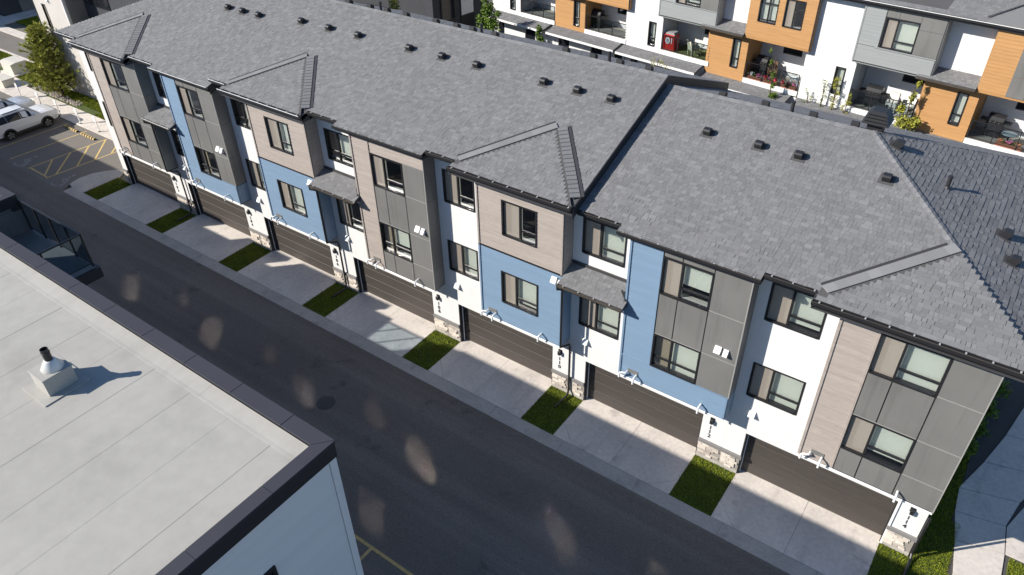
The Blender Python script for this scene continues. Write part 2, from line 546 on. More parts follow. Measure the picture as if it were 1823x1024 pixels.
# walkway by the end wall
wb = MB().box(40.5, 46, -2.28, 14, -0.12, -0.04)
walk = single('walkway', wb, 'joint', kind='structure')
for pts in ([(40.98, -2.28), (42.3, -2.28), (42.24, 0.15), (40.92, 0.15)], [(40.92, 0.15), (42.24, 0.15), (42.18, 1.85), (40.72, 1.50)],
            [(40.72, 1.50), (42.18, 1.85), (42.05, 3.05), (40.50, 2.75)], [(40.50, 2.75), (42.05, 3.05), (42.3, 4.4), (40.42, 3.9)],
            [(40.42, 3.9), (42.3, 4.4), (43.0, 6.2), (40.95, 5.7)], [(40.95, 5.7), (43.0, 6.2), (43.6, 8.0), (41.4, 7.6)],
            [(41.4, 7.6), (43.6, 8.0), (44.2, 10.2), (41.8, 9.9)], [(42.18, 1.85), (46, 1.85), (46, 5.4), (42.75, 5.4), (42.05, 3.05)],
            [(42.75, 5.4), (46, 5.4), (46, 10.2), (44.2, 10.2)]):
    slab_poly(walk, 'slab', pts, m='concrete', inset=0.022)

# far left: sidewalk, road, drive
sw = MB().box(-26.4, -7.0, 2.75, 4.25, -0.1, -0.03)
side = single('sidewalk', sw, 'joint', kind='structure')
x = -26.4
while x < -7.1:
    x2 = min(x + 1.6, -7.0)
    slab_poly(side, 'slab', [(x, 2.75), (x2, 2.75), (x2, 4.25 + (0.0 if x > -24 else 0.1)), (x, 4.25 + (0.0 if x > -24 else 0.1))], z=0.04, t=0.12)
    x = x2
pad = MB().prism([(-31.0, 2.8, -0.1), (-26.4, 2.8, -0.1), (-26.4, 4.8, -0.1), (-31.2, 4.9, -0.1)], (0, 0, 0.13))
tag(single('pad', pad, 'concrete'), kind='structure')
fr = MB().box(-140, -24.0, 7.55, 10.0, -0.11, -0.015)
tag(single('far_road', fr, 'lot_asphalt'), kind='structure')
fr = MB().box(-140, -24.0, 7.3, 7.52, -0.11, 0.05)
fr.box(-140, -24.0, 10.0, 10.9, -0.11, 0.05)
tag(single('far_kerb', fr, 'concrete'), kind='structure')
fr = MB().box(-60, -44.2, 10.95, 24, -0.11, 0.0)
tag(single('far_drive', fr, 'concrete'), kind='structure')

# painted markings
def stripe(mb, p, q, w, z=-0.0085):
    p, q = Vector((*p, 0)), Vector((*q, 0))
    d = (q - p).normalized()
    nrm = Vector((-d.y, d.x, 0)) * (w / 2)
    mb.prism([(*(p - nrm).xy, z - 0.002), (*(q - nrm).xy, z - 0.002), (*(q + nrm).xy, z - 0.002), (*(p + nrm).xy, z - 0.002)], (0, 0, 0.002))
mk = MB()
stripe(mk, (-14.75, -2.6), (-14.55, 2.55), 0.085)
stripe(mk, (-17.0, -2.6), (-16.9, 2.55), 0.085)
stripe(mk, (-12.45, -2.57), (-12.2, 2.66), 0.085)
stripe(mk, (-10.18, -2.62), (-9.85, 2.0), 0.085)
stripe(mk, (-12.35, -2.45), (-10.28, -2.5), 0.10, -0.0065)
for (p, q) in (((-10.65, -2.42), (-12.38, -1.0)), ((-10.12, -2.0), (-12.31, 0.17)), ((-10.1, -0.62), (-12.27, 1.44)), ((-9.98, 0.50), (-12.2, 2.6)), ((-9.9, 1.6), (-10.8, 2.6))):
    stripe(mk, p, q, 0.11, -0.0045)
stripe(mk, (18.0, -9.93), (30.5, -9.93), 0.11)
for xx in (19.6, 22.25, 24.92, 27.6, 30.3):
    stripe(mk, (xx, -9.98), (xx, -13.0), 0.11, -0.0065)
tag(single('yellow_parking_lines', mk, 'yellow_paint'), kind='structure')

def access_symbol(cx_, cy_):
    s = MB()
    for k in range(14):                                       # wheel
        a0, a1 = math.radians(-150 + k * 20), math.radians(-150 + (k + 1) * 20)
        stripe(s, (cx_ + 0.42 * math.cos(a0), cy_ - 0.15 + 0.42 * math.sin(a0)), (cx_ + 0.42 * math.cos(a1), cy_ - 0.15 + 0.42 * math.sin(a1)), 0.10, -0.0085 + 0.0001 * k)
    stripe(s, (cx_ - 0.05, cy_ + 0.62), (cx_ - 0.02, cy_ + 0.05), 0.12, -0.0062)
    stripe(s, (cx_ - 0.05, cy_ + 0.32), (cx_ + 0.35, cy_ + 0.30), 0.09, -0.0058)
    stripe(s, (cx_ - 0.02, cy_ + 0.05), (cx_ + 0.42, cy_ + 0.02), 0.11, -0.0054)
    stripe(s, (cx_ + 0.42, cy_ + 0.05), (cx_ + 0.62, cy_ - 0.45), 0.10, -0.0050)
    s.lathe((cx_ - 0.06, cy_ + 0.82, -0.0105), [(0.13, 0), (0.13, 0.002)], 12)
    return s
for c in ((-13.62, -2.25), (-9.0, -2.25)):
    tag(single('wheelchair_marking', access_symbol(*c), 'white_paint'), kind='structure')

mh = Thing('manhole_cover', 'round dark iron manhole cover set in the asphalt lane', 'manhole', (18.62, -6.12, -0.01))
mh.part('frame', MB().lathe((18.62, -6.12, -0.012), [(0.39, 0), (0.39, 0.006), (0.34, 0.008)], 24), 'manhole_iron')
mh.part('lid', MB().lathe((18.62, -6.12, -0.012), [(0.33, 0), (0.33, 0.012), (0.05, 0.016)], 24), 'manhole_iron')

# ---------------------------------------------------------------- the townhouse row
BL = [-3.22, 3.407, 9.782, 16.254, 22.63, 28.928, 35.545]
BR = [1.137, 7.319, 13.588, 20.118, 26.397, 32.995, 39.603]
X0 = [-5.384] + BR[:-1]
CZ = [9.344, 9.344, 9.586, 9.586, 9.586, 9.268, 9.268]
KIND = 'TBSTSBT'
NUM = ['102', '104', '106', '108', '110', '112', '114']
SL, RY, YB = 0.375, 5.99, 12.37
CP = 1 / math.sqrt(1 + SL * SL)
SP = SL * CP
ZF = 2.97                                                   # foot of the bays, which jut over the drive
JUT = 0.65                                                  # upper parts below are laid out from the bay front
XW, XE = -5.77, 40.501                                      # eave corners at the two hips
EAVE = [-0.42, -0.22, -0.42, -0.22, -0.42, -0.22, -0.40]
XE0 = [-3.742, 3.117, 8.768, 15.733, 21.761, 28.571, 34.763]          # where the bay eaves begin and end
XE1 = [1.185, 7.609, 14.033, 20.389, 26.929, 33.256, 40.501]
RX0 = [XW] + XE1[:-1]                                     # where each roof begins
HX0, HX1 = XW + RY, XE - (RY + 0.4)                     # ridge ends at the two hips
APEX = {0: (-0.99, 2.37), 2: (11.52, 2.42), 4: (24.54, 2.42), 6: (37.65, 2.46)}

HOUSE_LABEL = [
    'leftmost grey and taupe townhouse, numbered 102, at the parking lot end of the row',
    'blue townhouse with grey panel tower, numbered 104, second from the parking lot end',
    'taupe over blue townhouse numbered 106, third from the parking lot end',
    'grey and taupe townhouse numbered 108, with dark uncovered tower windows, mid row',
    'taupe over blue townhouse numbered 110, beside the step in the long roof',
    'blue townhouse with grey panel tower, numbered 112, first past the roof step',
    'grey and taupe townhouse numbered 114 at the near hipped end of the row']
T7 = [Thing('townhouse', HOUSE_LABEL[i], 'townhouse', ((X0[i] + BR[i]) / 2, 0.0, 0.0), 'townhouses in the long row') for i in range(7)]

def zroof(i, y): return CZ[i] + SL * y

def add_window(T, x0, x1, z0, z1, y, mull, left, right, rail=0.42, wide=None):
    """left/right: 'screen', 'blind', 'half', 'dark', 'tan'."""
    fr = MB()
    t, d0, d1 = 0.055, -0.016, 0.17
    fr.box(x0 - 0.01, x0 + t, y + d0, y + d1, z0, z1)
    fr.box(x1 - t, x1 + 0.01, y + d0, y + d1, z0, z1)
    fr.box(x0 + t, x1 - t, y + d0, y + d1, z1 - t, z1)
    fr.box(x0 + t, x1 - t, y + d0 - 0.02, y + d1, z0, z0 + t)
    W = T.part('window', fr, 'black_metal')
    sb = MB()
    sb.box(mull - 0.035, mull + 0.035, y + 0.05, y + 0.13, z0 + t, z1 - t)
    T.part('mullion', sb, 'black_metal', W)
    rb = MB()
    rb.box(mull + 0.035, x1 - t, y + 0.06, y + 0.125, z0 + rail - 0.03, z0 + rail + 0.03)
    T.part('rail', rb, 'black_metal', W)
    if left != 'screen':
        T.part('rail', MB().box(x0 + t, mull - 0.035, y + 0.06, y + 0.125, z0 + rail - 0.03, z0 + rail + 0.03), 'black_metal', W)
    for a, b, st in ((x0 + t, mull - 0.035, left), (mull + 0.035, x1 - t, right)):
        pm_ = MB().box(a, b, y + 0.095, y + 0.103, z0 + t, z1 - t)
        pm_.mi = [0 if k == 2 else 1 for k in range(6)]
        T.part('pane', pm_, ('glass', 'glass_back'), W)
        if st == 'screen':
            T.part('insect_screen', MB().quad((a, y + 0.075, z0 + t), (b, y + 0.075, z0 + t), (b, y + 0.075, z1 - t), (a, y + 0.075, z1 - t)), 'insect_screen', W)
        if st in ('blind', 'half', 'screen', 'screen_half'):
            zb = z0 + 0.02
            if st == 'half': zb = z0 + R.uniform(0.30, 0.42) * (z1 - z0)
            elif st == 'blind' and R.random() < 0.35: zb = z0 + R.uniform(0.06, 0.16) * (z1 - z0)
            T.part('blind', MB().box(a - 0.05, b + 0.05, y + 0.215, y + 0.22, zb, z1 + 0.05), 'blind', W)
        if st == 'tan':
            T.part('curtain', MB().box(a - 0.05, b + 0.05, y + 0.215, y + 0.22, z0, z1 + 0.05), 'curtain_tan', W)
        if st in ('dark', 'half'):
            T.part('sill', MB().box(a - 0.03, b + 0.03, y + 0.12, y + 0.34, z0 + t - 0.03, z0 + t + 0.012), 'white_plastic', W)
    return W

WSTYLE = {                                                   # (upper tower, lower tower, upper recess, lower recess)
    0: (('screen', 'dark'), ('screen', 'dark'), ('dark', 'dark'), ('dark', 'dark')),
    1: (('screen', 'dark'), ('tan', 'dark'), ('dark', 'blind'), ('dark', 'dark')),
    2: (('screen', 'blind'), ('screen', 'blind'), ('dark', 'blind'), ('screen', 'blind')),
    3: (('screen', 'dark'), ('tan', 'half'), ('dark', 'blind'), ('screen', 'dark')),
    4: (('screen', 'dark'), ('screen', 'blind'), ('screen', 'dark'), ('screen', 'blind')),
    5: (('screen', 'half'), ('tan', 'blind'), ('screen', 'blind'), ('screen', 'blind')),
    6: (('screen', 'blind'), ('screen', 'blind'), ('screen', 'blind'), ('screen', 'blind'))}

stone_meshes = []
for k in range(10):
    w = 0.16 + 0.05 * (k % 5)
    mb = MB().bbox(-w / 2, w / 2, -0.035 - 0.006 * (k % 3), 0.0, -0.048, 0.048, 0.010, tone=0.72 + 0.07 * ((k * 7) % 10))
    stone_meshes.append((w, mb.mesh('stone', 'stone')))

def hood_mesh(w):
    mb = MB()
    mb.prism([(-w / 2, 0, 0.11), (-w / 2, -0.03, 0.115), (-w / 2, -0.16, -0.07), (-w / 2, -0.16, -0.10), (-w / 2, 0, -0.10)], (w, 0, 0))
    return mb.mesh('vent_hood', 'white_plastic')
hood_wide, hood_small = hood_mesh(0.22), hood_mesh(0.16)

pipe_mb = MB()
pipe_mb.tube([(0, 0.0, 0.30), (0, -0.17, 0.30), (0, -0.235, 0.275), (0, -0.26, 0.21), (0, -0.26, 0.08)], 0.036, 10)
pipe_mesh = pipe_mb.mesh('flue_pipe', 'white_plastic')
pipe2 = MB()
pipe2.tube([(0, 0.0, 0.32), (-0.02, -0.13, 0.32), (-0.14, -0.17, 0.315), (-0.22, -0.17, 0.26), (-0.24, -0.17, 0.05)], 0.036, 10)
pipe2_mesh = pipe2.mesh('flue_pipe', 'white_plastic')
plate_mesh = MB().box(-0.2, 0.2, -0.018, 0, 0.24, 0.40).mesh('pipe_plate', 'grey_panel')

def digit(T, ch, x, z, h, parent=None):
    c = bpy.data.curves.new('digit', 'FONT')
    c.body = ch
    c.size = h * 1.38
    c.align_x = 'CENTER'
    c.extrude = 0.008
    o = bpy.data.objects.new('digit', c)
    S.collection.objects.link(o)
    dg = bpy.context.evaluated_depsgraph_get()
    me = bpy.data.meshes.new_from_object(o.evaluated_get(dg))
    bpy.data.objects.remove(o)
    me.materials.clear()
    me.materials.append(MATS['number_black'])
    n = bpy.data.objects.new('digit', me)
    n.location = Vector((x, -0.014, z)) - Vector(T.off)
    n.rotation_euler = (math.pi / 2, 0, 0)
    return link(n, parent or T.o)

for i, T in enumerate(T7):
    x0, L_, R_, c, K = X0[i], BL[i], BR[i], CZ[i], KIND[i]
    wd = R_ - L_
    zt = c - 0.22                                            # soffit height
    f = [L_ + wd * q for q in ((0.268, 0.437, 0.713) if K == 'T' else (0.287, 0.451, 0.708))]
    # --- ground floor
    gw = MB()
    pieces = []
    if i == 0: pieces.append((x0, XL[0]))
    else: pieces.append((x0 + 0.002, XL[i]))
    pieces.append((XR[i], R_))
    for a, b in pieces:
        gw.box(a, b, 0.0, 0.18, 0.14, ZF)
    gw.box(XL[i], XR[i], 0.0, 0.18, 2.13, ZF)
    T.part('ground_wall', gw, 'white_stucco')
    for a, b in pieces: T.part('foundation', MB().box(a, b, -0.035, 0.30, -0.2, 0.135), 'kerb_concrete')
    for a, b in pieces:
        cap = T.part('stone_cap', MB().bbox(a - 0.0, b + (0.0 if i < 6 else 0.05), -0.075, 0.0, 0.78, 0.96, 0.012), 'sill_stone')
        ven = T.part('stone_base', MB().box(a + 0.004, b - 0.004, -0.012, 0.0, 0.14, 0.78), 'mortar')
        z = 0.19
        while z < 0.76:
            x = a + R.uniform(0.0, 0.05)
            while x < b - 0.06:
                w, me = stone_meshes[R.randrange(10)]
                if x + w > b: break
                T.place('stone', me, (x + w / 2, -0.010, z), ven)
                x += w + 0.012
            z += 0.105
    # --- garage door, in a dark recess
    gf = MB()
    gf.box(XL[i], XL[i] + 0.05, 0.004, 0.34, -0.02, 2.13)
    gf.box(XL[i] + 0.05, XL[i] + 0.10, 0.20, 0.34, -0.02, 2.13)
    gf.box(XR[i] - 0.03, XR[i], 0.004, 0.34, -0.02, 2.13)
    gf.box(XL[i] + 0.05, XR[i] - 0.03, 0.20, 0.34, 2.08, 2.13)
    T.part('garage_frame', gf, 'black_metal')
    T.part('door_stop', MB().box(XL[i] + 0.053, XL[i] + 0.075, 0.16, 0.20, 0.0, 2.08), 'white_metal')
    if i == 6:
        T.part('door_trim', MB().box(XR[i] - 0.002, XR[i] + 0.07, -0.045, 0.0, 0.0, 2.2), 'white_metal')
    gd = T.part('garage_door', MB().box(XL[i] + 0.06, XR[i] - 0.03, 0.30, 0.33, 0.0, 2.10), 'dark_gap')
    zs = (0.0, 0.53, 1.06, 1.59, 2.10)
    for k in range(4):
        T.part('door_panel', MB().bbox(XL[i] + 0.10, XR[i] - 0.032, 0.262, 0.30, zs[k] + 0.012, zs[k + 1] - 0.004, 0.006), 'door_wood', gd)
    # --- foot of the bay: its underside and white drip edge
    door_off = T.off
    T.off = (T.off[0], T.off[1] + JUT, T.off[2])
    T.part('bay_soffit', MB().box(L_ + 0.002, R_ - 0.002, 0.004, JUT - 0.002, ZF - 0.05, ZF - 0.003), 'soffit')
    T.part('drip_edge', MB().bbox(L_, R_, -0.035, 0.0, ZF - 0.085, ZF - 0.006, 0.012), 'white_metal')
    # --- recessed white wall
    ru = (x0 + 0.39, x0 + 2.08)
    if i == 4: ru = (x0 + 0.37, x0 + 1.90)
    if i == 0: ru = (-4.92, -3.36)
    rm = ru[0] + 0.68
    rholes = [(ru[0], ru[1], 3.859, 5.346), (ru[0], ru[1], 7.124, 8.573)]
    xw0 = x0
    T.part('recess_wall', wall(MB(), xw0, L_ + 0.05, ZF, zt + 0.2, JUT, JUT + 0.18, rholes), 'white_stucco')
    add_window(T, ru[0], ru[1], 3.859, 5.346, JUT, rm, *WSTYLE[i][3])
    add_window(T, ru[0], ru[1], 7.124, 8.573, JUT, rm, *WSTYLE[i][2])
    # --- the bay
    if K in 'TB':
        holes = [(f[0], f[2], 3.974, 5.433), (f[0], f[2], 7.153, 8.602)]
        mulls = (f[1], f[1])
    else:
        holes = [(L_ + 1.04, L_ + 2.72, 3.955, 5.452), (L_ + 1.14, L_ + 2.66, 7.104, 8.592)]
        mulls = (L_ + 1.69, L_ + 1.90)
    bay = MB()
    wall(bay, L_, R_, ZF, zt + 0.1, 0.02, 0.20, holes)
    bay.box(L_, L_ + 0.18, 0.20, JUT + 0.17, ZF, zt + 0.1)
    bay.box(R_ - 0.18, R_, 0.20, JUT + 0.17, ZF, zt + 0.1)
    Bo = T.part('bay', bay, 'dark_gap')
    lo = add_window(T, *holes[0], 0.0, mulls[0], *WSTYLE[i][1])
    hi = add_window(T, *holes[1], 0.0, mulls[1], *WSTYLE[i][0])
    def trim(m, x, z0, z1, w=0.07):
        T.part('corner_trim', MB().box(x - w / 2, x + w / 2, -0.026, 0.02, z0, z1), m, Bo)
    def panel(a, b, z0, z1, m='grey_panel'):
        T.part('cladding_panel', MB().bbox(a + 0.018, b - 0.018, 0.0, 0.021, z0 + 0.012, z1 - 0.012, 0.004), m, Bo)
    if K in 'TB':
        for z in (3.965, 5.443, 7.201):
            if K == 'B' and z < 4.1: continue
            T.part('reveal_trim', MB().box(f[2] + 0.02, R_ - 0.01, -0.008, 0.012, z - 0.012, z + 0.010), 'reveal', Bo)
            if z != 7.201 and z > 4.1: T.part('reveal_trim', MB().box(f[0] + 0.02, f[2] - 0.02, -0.008, 0.012, z + 0.002, z + 0.022), 'reveal', Bo)
        T.part('corner_trim', MB().box(R_ - 0.014, R_ + 0.022, -0.012, 0.026, 3.965 if K == 'B' else ZF, zt), 'reveal', Bo)
    zsd = [ZF, 3.965, 5.443, 7.201, 8.611, zt]
    if K == 'T':
        T.part('siding', siding(MB(), L_ + 0.07, f[0] - 0.02, ZF, zt, 0.02, holes), 'taupe_siding', Bo, stuff=True)
        trim('taupe_siding', L_ + 0.035, ZF, zt)
        trim('taupe_siding', f[0] - 0.02, ZF, zt, 0.06)
        for a, b in ((f[0] + 0.02, f[1]), (f[1], f[2])):
            panel(a, b, ZF, 3.965); panel(a, b, 5.443, 7.143)
            if i != 3: panel(a, b, 8.611, zt)
        panel(f[2], R_, ZF, 3.965); panel(f[2], R_, 3.965, 5.443); panel(f[2], R_, 5.443, 7.201)
        panel(f[2], R_, 7.201, zt if i != 3 else 8.611)
        if i == 3:
            T.part('siding', siding(MB(), f[0] + 0.02, R_, 8.621, zt, 0.02), 'taupe_siding', Bo, stuff=True)
    elif K == 'B':
        T.part('siding', siding(siding(MB(), L_ + 0.07, f[0] - 0.02, 3.945, zt, 0.02, holes), L_ + 0.07, R_ - 0.07, ZF, 3.916, 0.02, ()), 'blue_siding', Bo, stuff=True)
        trim('blue_siding', L_ + 0.035, ZF, zt)
        trim('blue_siding', R_ - 0.035, ZF, 3.936)
        trim('blue_siding', f[0] - 0.015, 3.965, zt, 0.04)
        T.part('band_trim', MB().box(L_ + 0.07, R_ - 0.0, -0.03, 0.02, 3.916, 3.96), 'blue_siding', Bo)
        for a, b in ((f[0] + 0.02, f[1]), (f[1], f[2])):
            panel(a, b, 5.443, 7.143); panel(a, b, 8.611, 8.824); panel(a, b, 8.824, zt)
        panel(f[2], R_, 3.965, 5.443); panel(f[2], R_, 5.443, 7.201); panel(f[2], R_, 7.201, 8.824); panel(f[2], R_, 8.824, zt)
    else:
        T.part('upper_siding', siding(MB(), L_ + 0.07, R_ - 0.07, 6.351, zt, 0.02, holes), 'taupe_siding', Bo, stuff=True)
        T.part('lower_siding', siding(MB(), L_ + 0.07, R_ - 0.07, ZF, 6.293, 0.02, holes), 'blue_siding', Bo, stuff=True)
        trim('taupe_siding', L_ + 0.035, 6.331, zt); trim('taupe_siding', R_ - 0.035, 6.331, zt)
        trim('blue_siding', L_ + 0.035, ZF, 6.293); trim('blue_siding', R_ - 0.035, ZF, 6.293)
        T.part('band_trim', MB().box(L_, R_, -0.03, 0.02, 6.293, 6.331), 'black_metal', Bo)
    # its side that faces the next house
    if i < 6:
        sm = {'T': 'grey_panel', 'B': 'grey_panel', 'S': 'taupe_siding'}[K]
        zz = {'T': [ZF, 3.965, 5.443, 7.201, zt], 'B': [3.965, 5.443, 7.201, zt], 'S': [6.331, zt]}[K]
        for a, b in zip(zz[:-1], zz[1:]):
            T.part('side_panel', MB().box(R_, R_ + 0.02, 0.03, JUT - 0.002, a + 0.008, b - 0.008), sm, Bo)
        if K in 'BS':
            T.part('side_siding', MB().box(R_, R_ + 0.02, 0.03, JUT - 0.002, ZF, 3.936 if K == 'B' else 6.293), 'blue_siding', Bo)
    T.part('side_panel', MB().box(L_ - 0.02, L_, 0.03, JUT - 0.002, ZF, zt), {'T': 'taupe_siding', 'B': 'blue_siding', 'S': 'taupe_siding'}[K], Bo)
    # floors inside, side and rear walls
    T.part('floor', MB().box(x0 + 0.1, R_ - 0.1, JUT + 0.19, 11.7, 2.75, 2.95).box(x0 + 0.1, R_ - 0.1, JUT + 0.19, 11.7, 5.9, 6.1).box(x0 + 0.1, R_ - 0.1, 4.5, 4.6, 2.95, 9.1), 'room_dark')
    T.part('rear_wall', MB().box(x0, R_, 11.8, 12.0, 0, c - 0.2), 'beige_stucco')
    if i == 0: T.part('end_wall', MB().box(X0[0], X0[0] + 0.2, JUT + 0.19, 11.8, 0, c - 0.2), 'beige_stucco')
    if i == 6: T.part('end_wall', MB().box(BR[6] - 0.2, BR[6], JUT + 0.185, 11.8, 0, c - 0.2), 'beige_stucco')
    # --- small fittings
    for dx, me in ((0.36, pipe2_mesh), (0.72, pipe_mesh), (wd - 0.85, pipe_mesh)):
        if i == 6 and dx > 2: dx = wd - 1.05
        T.place('flue_pipe', me, (L_ + dx, -0.02, ZF - 0.04), Bo)
    T.place('pipe_plate', plate_mesh, (L_ + 0.56, 0.0, ZF + 0.02), Bo)
    if i > 0: T.place('vent_hood', hood_wide, (x0 + 0.74, JUT, 3.16))
    if i in (1, 3, 5):
        T.place('vent_hood', hood_wide, (f[2] + 0.55, -0.002, 5.868), Bo)
        T.place('vent_hood', hood_small, (f[2] + 0.82, -0.002, 5.848), Bo)
    if K == 'S':
        T.place('vent_hood', hood_wide, (R_ - 0.30, -0.02, 6.061), Bo)
        T.place('vent_hood', hood_small, (R_ - 0.05, -0.02, 6.003), Bo)
    T.off = door_off
    xn = XR[i] + (0.36 if i < 6 else 0.45)
    lamp = T.part('wall_lamp', MB().box(xn - 0.08, xn + 0.08, -0.02, 0.0, 1.96, 2.16).bbox(xn - 0.055, xn + 0.055, -0.13, -0.02, 1.92, 2.12, 0.01), 'black_metal')
    T.part('lamp_glass', MB().box(xn - 0.04, xn + 0.04, -0.115, -0.03, 1.895, 1.92), 'lamp_clear', lamp)
    nm = None
    for k, ch in enumerate(NUM[i]):
        nm = digit(T, ch, xn - 0.02, 1.58 - 0.215 * k, 0.175)

# awnings over the recess to the right of houses 102, 106 and 110, and their downpipes
SH_W = (0.11, 0.15, 0.20, 0.26)
def tone_pick(): return R.choice((0.78, 0.9, 0.97, 1.03, 1.1, 1.24)) * R.uniform(0.95, 1.05)

def frame_of(o, ex, ey, nrm):
    o, ex, ey, nrm = Vector(o), Vector(ex).normalized(), Vector(ey).normalized(), Vector(nrm).normalized()
    return lambda s, t, h=0.0: o + ex * s + ey * t + nrm * h

def tab(mb, P, s0, s1, t0, t1, th, tone):
    a, b = P(s0, t0, th), P(s1, t0, th)
    c_, d = P(s1, t1, 0.006), P(s0, t1, 0.006)
    e, f_ = P(s0, t0, 0.0), P(s1, t0, 0.0)
    mb.add([a, b, c_, d, e, f_], [(0, 1, 2, 3), (4, 5, 1, 0), (4, 0, 3), (5, 2, 1)], tone)

def shingle_rows(spans, t_max, exposure=0.143, seed=1, jag=True):
    """spans(t) -> list of (a, b); yields (s0, s1, t0, t1, thickness, tone)."""
    rr = random.Random(seed)
    t, row = 0.0, 0
    while t < t_max - 0.02:
        for a, b in spans(t + exposure * 0.5):
            x = a
            while x < b - 0.01:
                w = rr.choice(SH_W) * rr.uniform(0.85, 1.15)
                x2 = min(x + w, b)
                if b - x2 < 0.07: x2 = b
                hi = rr.random() < 0.5
                yield (x + 0.003, x2 - 0.003, t - (0.010 if hi else 0.0), min(t + exposure + 0.02, t_max + 0.02), 0.021 if hi else 0.012,
                       rr.choice((0.88, 0.95, 0.98, 1.01, 1.05, 1.13)) * rr.uniform(0.97, 1.03) * (1.04 if hi else 0.96))
                x = x2
        t += exposure
        row += 1

for i in (0, 2, 4):
    Tn = T7[i + 1]
    low_off = Tn.off
    Tn.off = (low_off[0], low_off[1] + JUT, low_off[2])
    xa, xb = BR[i] + 0.03, BL[i + 1] + (0.10 if i != 0 else 0.06)
    yf, zf = -0.36, 6.216
    zb_ = zf + (JUT - 0.002 - yf) * SL
    aw = MB()
    aw.prism([(xa, yf, zf - 0.10), (xa, yf, zf), (xa, -0.002, zf + 0.358 * SL), (xa, -0.002, zf - 0.10)], (xb - xa, 0, 0))
    aw.prism([(xa, 0.0, zf - 0.10), (xa, 0.0, zf + 0.36 * SL), (xa, JUT - 0.002, zb_), (xa, JUT - 0.002, zf - 0.10)], (BL[i + 1] - 0.024 - xa, 0, 0))
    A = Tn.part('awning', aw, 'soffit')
    P = frame_of((0, yf, zf), (1, 0, 0), (0, CP, SP), (0, -SP, CP))
    sh = MB()
    for q in shingle_rows(lambda t: [(xa, xb if yf + t * CP < -0.06 else BL[i + 1] - 0.03)], 1.0 / CP, seed=40 + i):
        tab(sh, P, *q)
    Tn.part('shingles', sh, 'shingle', A, stuff=True)
    gt = MB()
    gt.box(xa, xb, yf - 0.10, yf, zf - 0.10, zf - 0.085).box(xa, xb, yf - 0.10, yf - 0.085, zf - 0.10, zf - 0.01)
    gt.box(xa, xa + 0.012, yf - 0.10, yf, zf - 0.10, zf - 0.01).box(xb - 0.012, xb, yf - 0.10, yf, zf - 0.10, zf - 0.01)
    Tn.part('gutter', gt, 'gutter_metal', A)
    Tn.part('gutter_lip', MB().box(xa, xb, yf - 0.106, yf - 0.085, zf - 0.0095, zf + 0.004), 'white_metal' if i == 0 else 'gutter_metal', A)  # white lip is a painted sun glint on the leftmost awning gutter
    bk = MB()
    x = xa + 0.25
    while x < xb:
        bk.box(x - 0.018, x + 0.018, yf - 0.10, yf + 0.02, zf - 0.018, zf - 0.002)
        x += 0.62
    Tn.part('gutter_bracket', bk, 'bright_metal', A, stuff=True)
    Tn.part('flashing', MB().box(xa, BL[i + 1] - 0.03, 0.58, JUT - 0.002, zb_ - 0.01, zb_ + 0.09), 'flashing', A)
    dp = MB()
    dp.tube([(xa + 0.03, yf - 0.05, zf - 0.10), (xa + 0.03, yf - 0.05, zf - 0.22), (xa + 0.03, -0.08, zf - 0.45), (xa + 0.03, -0.08, 3.02), (xa + 0.08, 0.48, 2.78),
             (xa + 0.09, 0.53, 2.6), (xa + 0.10, 0.53, 0.30), (xa + 0.12, 0.42, 0.10), (xa + 0.02, -0.40, 0.04)], 0.045, 8)
    Tn.part('downpipe', dp, 'black_metal')
    Tn.part('pipe_stub', MB().tube([(xb - 0.35, 0.2, zf + 0.29), (xb - 0.12, 0.0, zf + 0.20), (xb - 0.05, -0.02, zf + 0.14)], 0.04, 8), 'black_metal', A)
    Tn.off = low_off
dp = MB()
dp.tube([(39.67, -0.06, 2.1), (39.67, -0.06, 0.25), (39.69, -0.2, 0.10), (39.66, -1.15, 0.04)], 0.045, 8)
T7[6].part('downpipe', dp, 'black_metal')
T7[6].part('hose_tap', MB().box(39.61, 39.73, 0.05, 0.16, 0.55, 0.75), 'black_plastic')

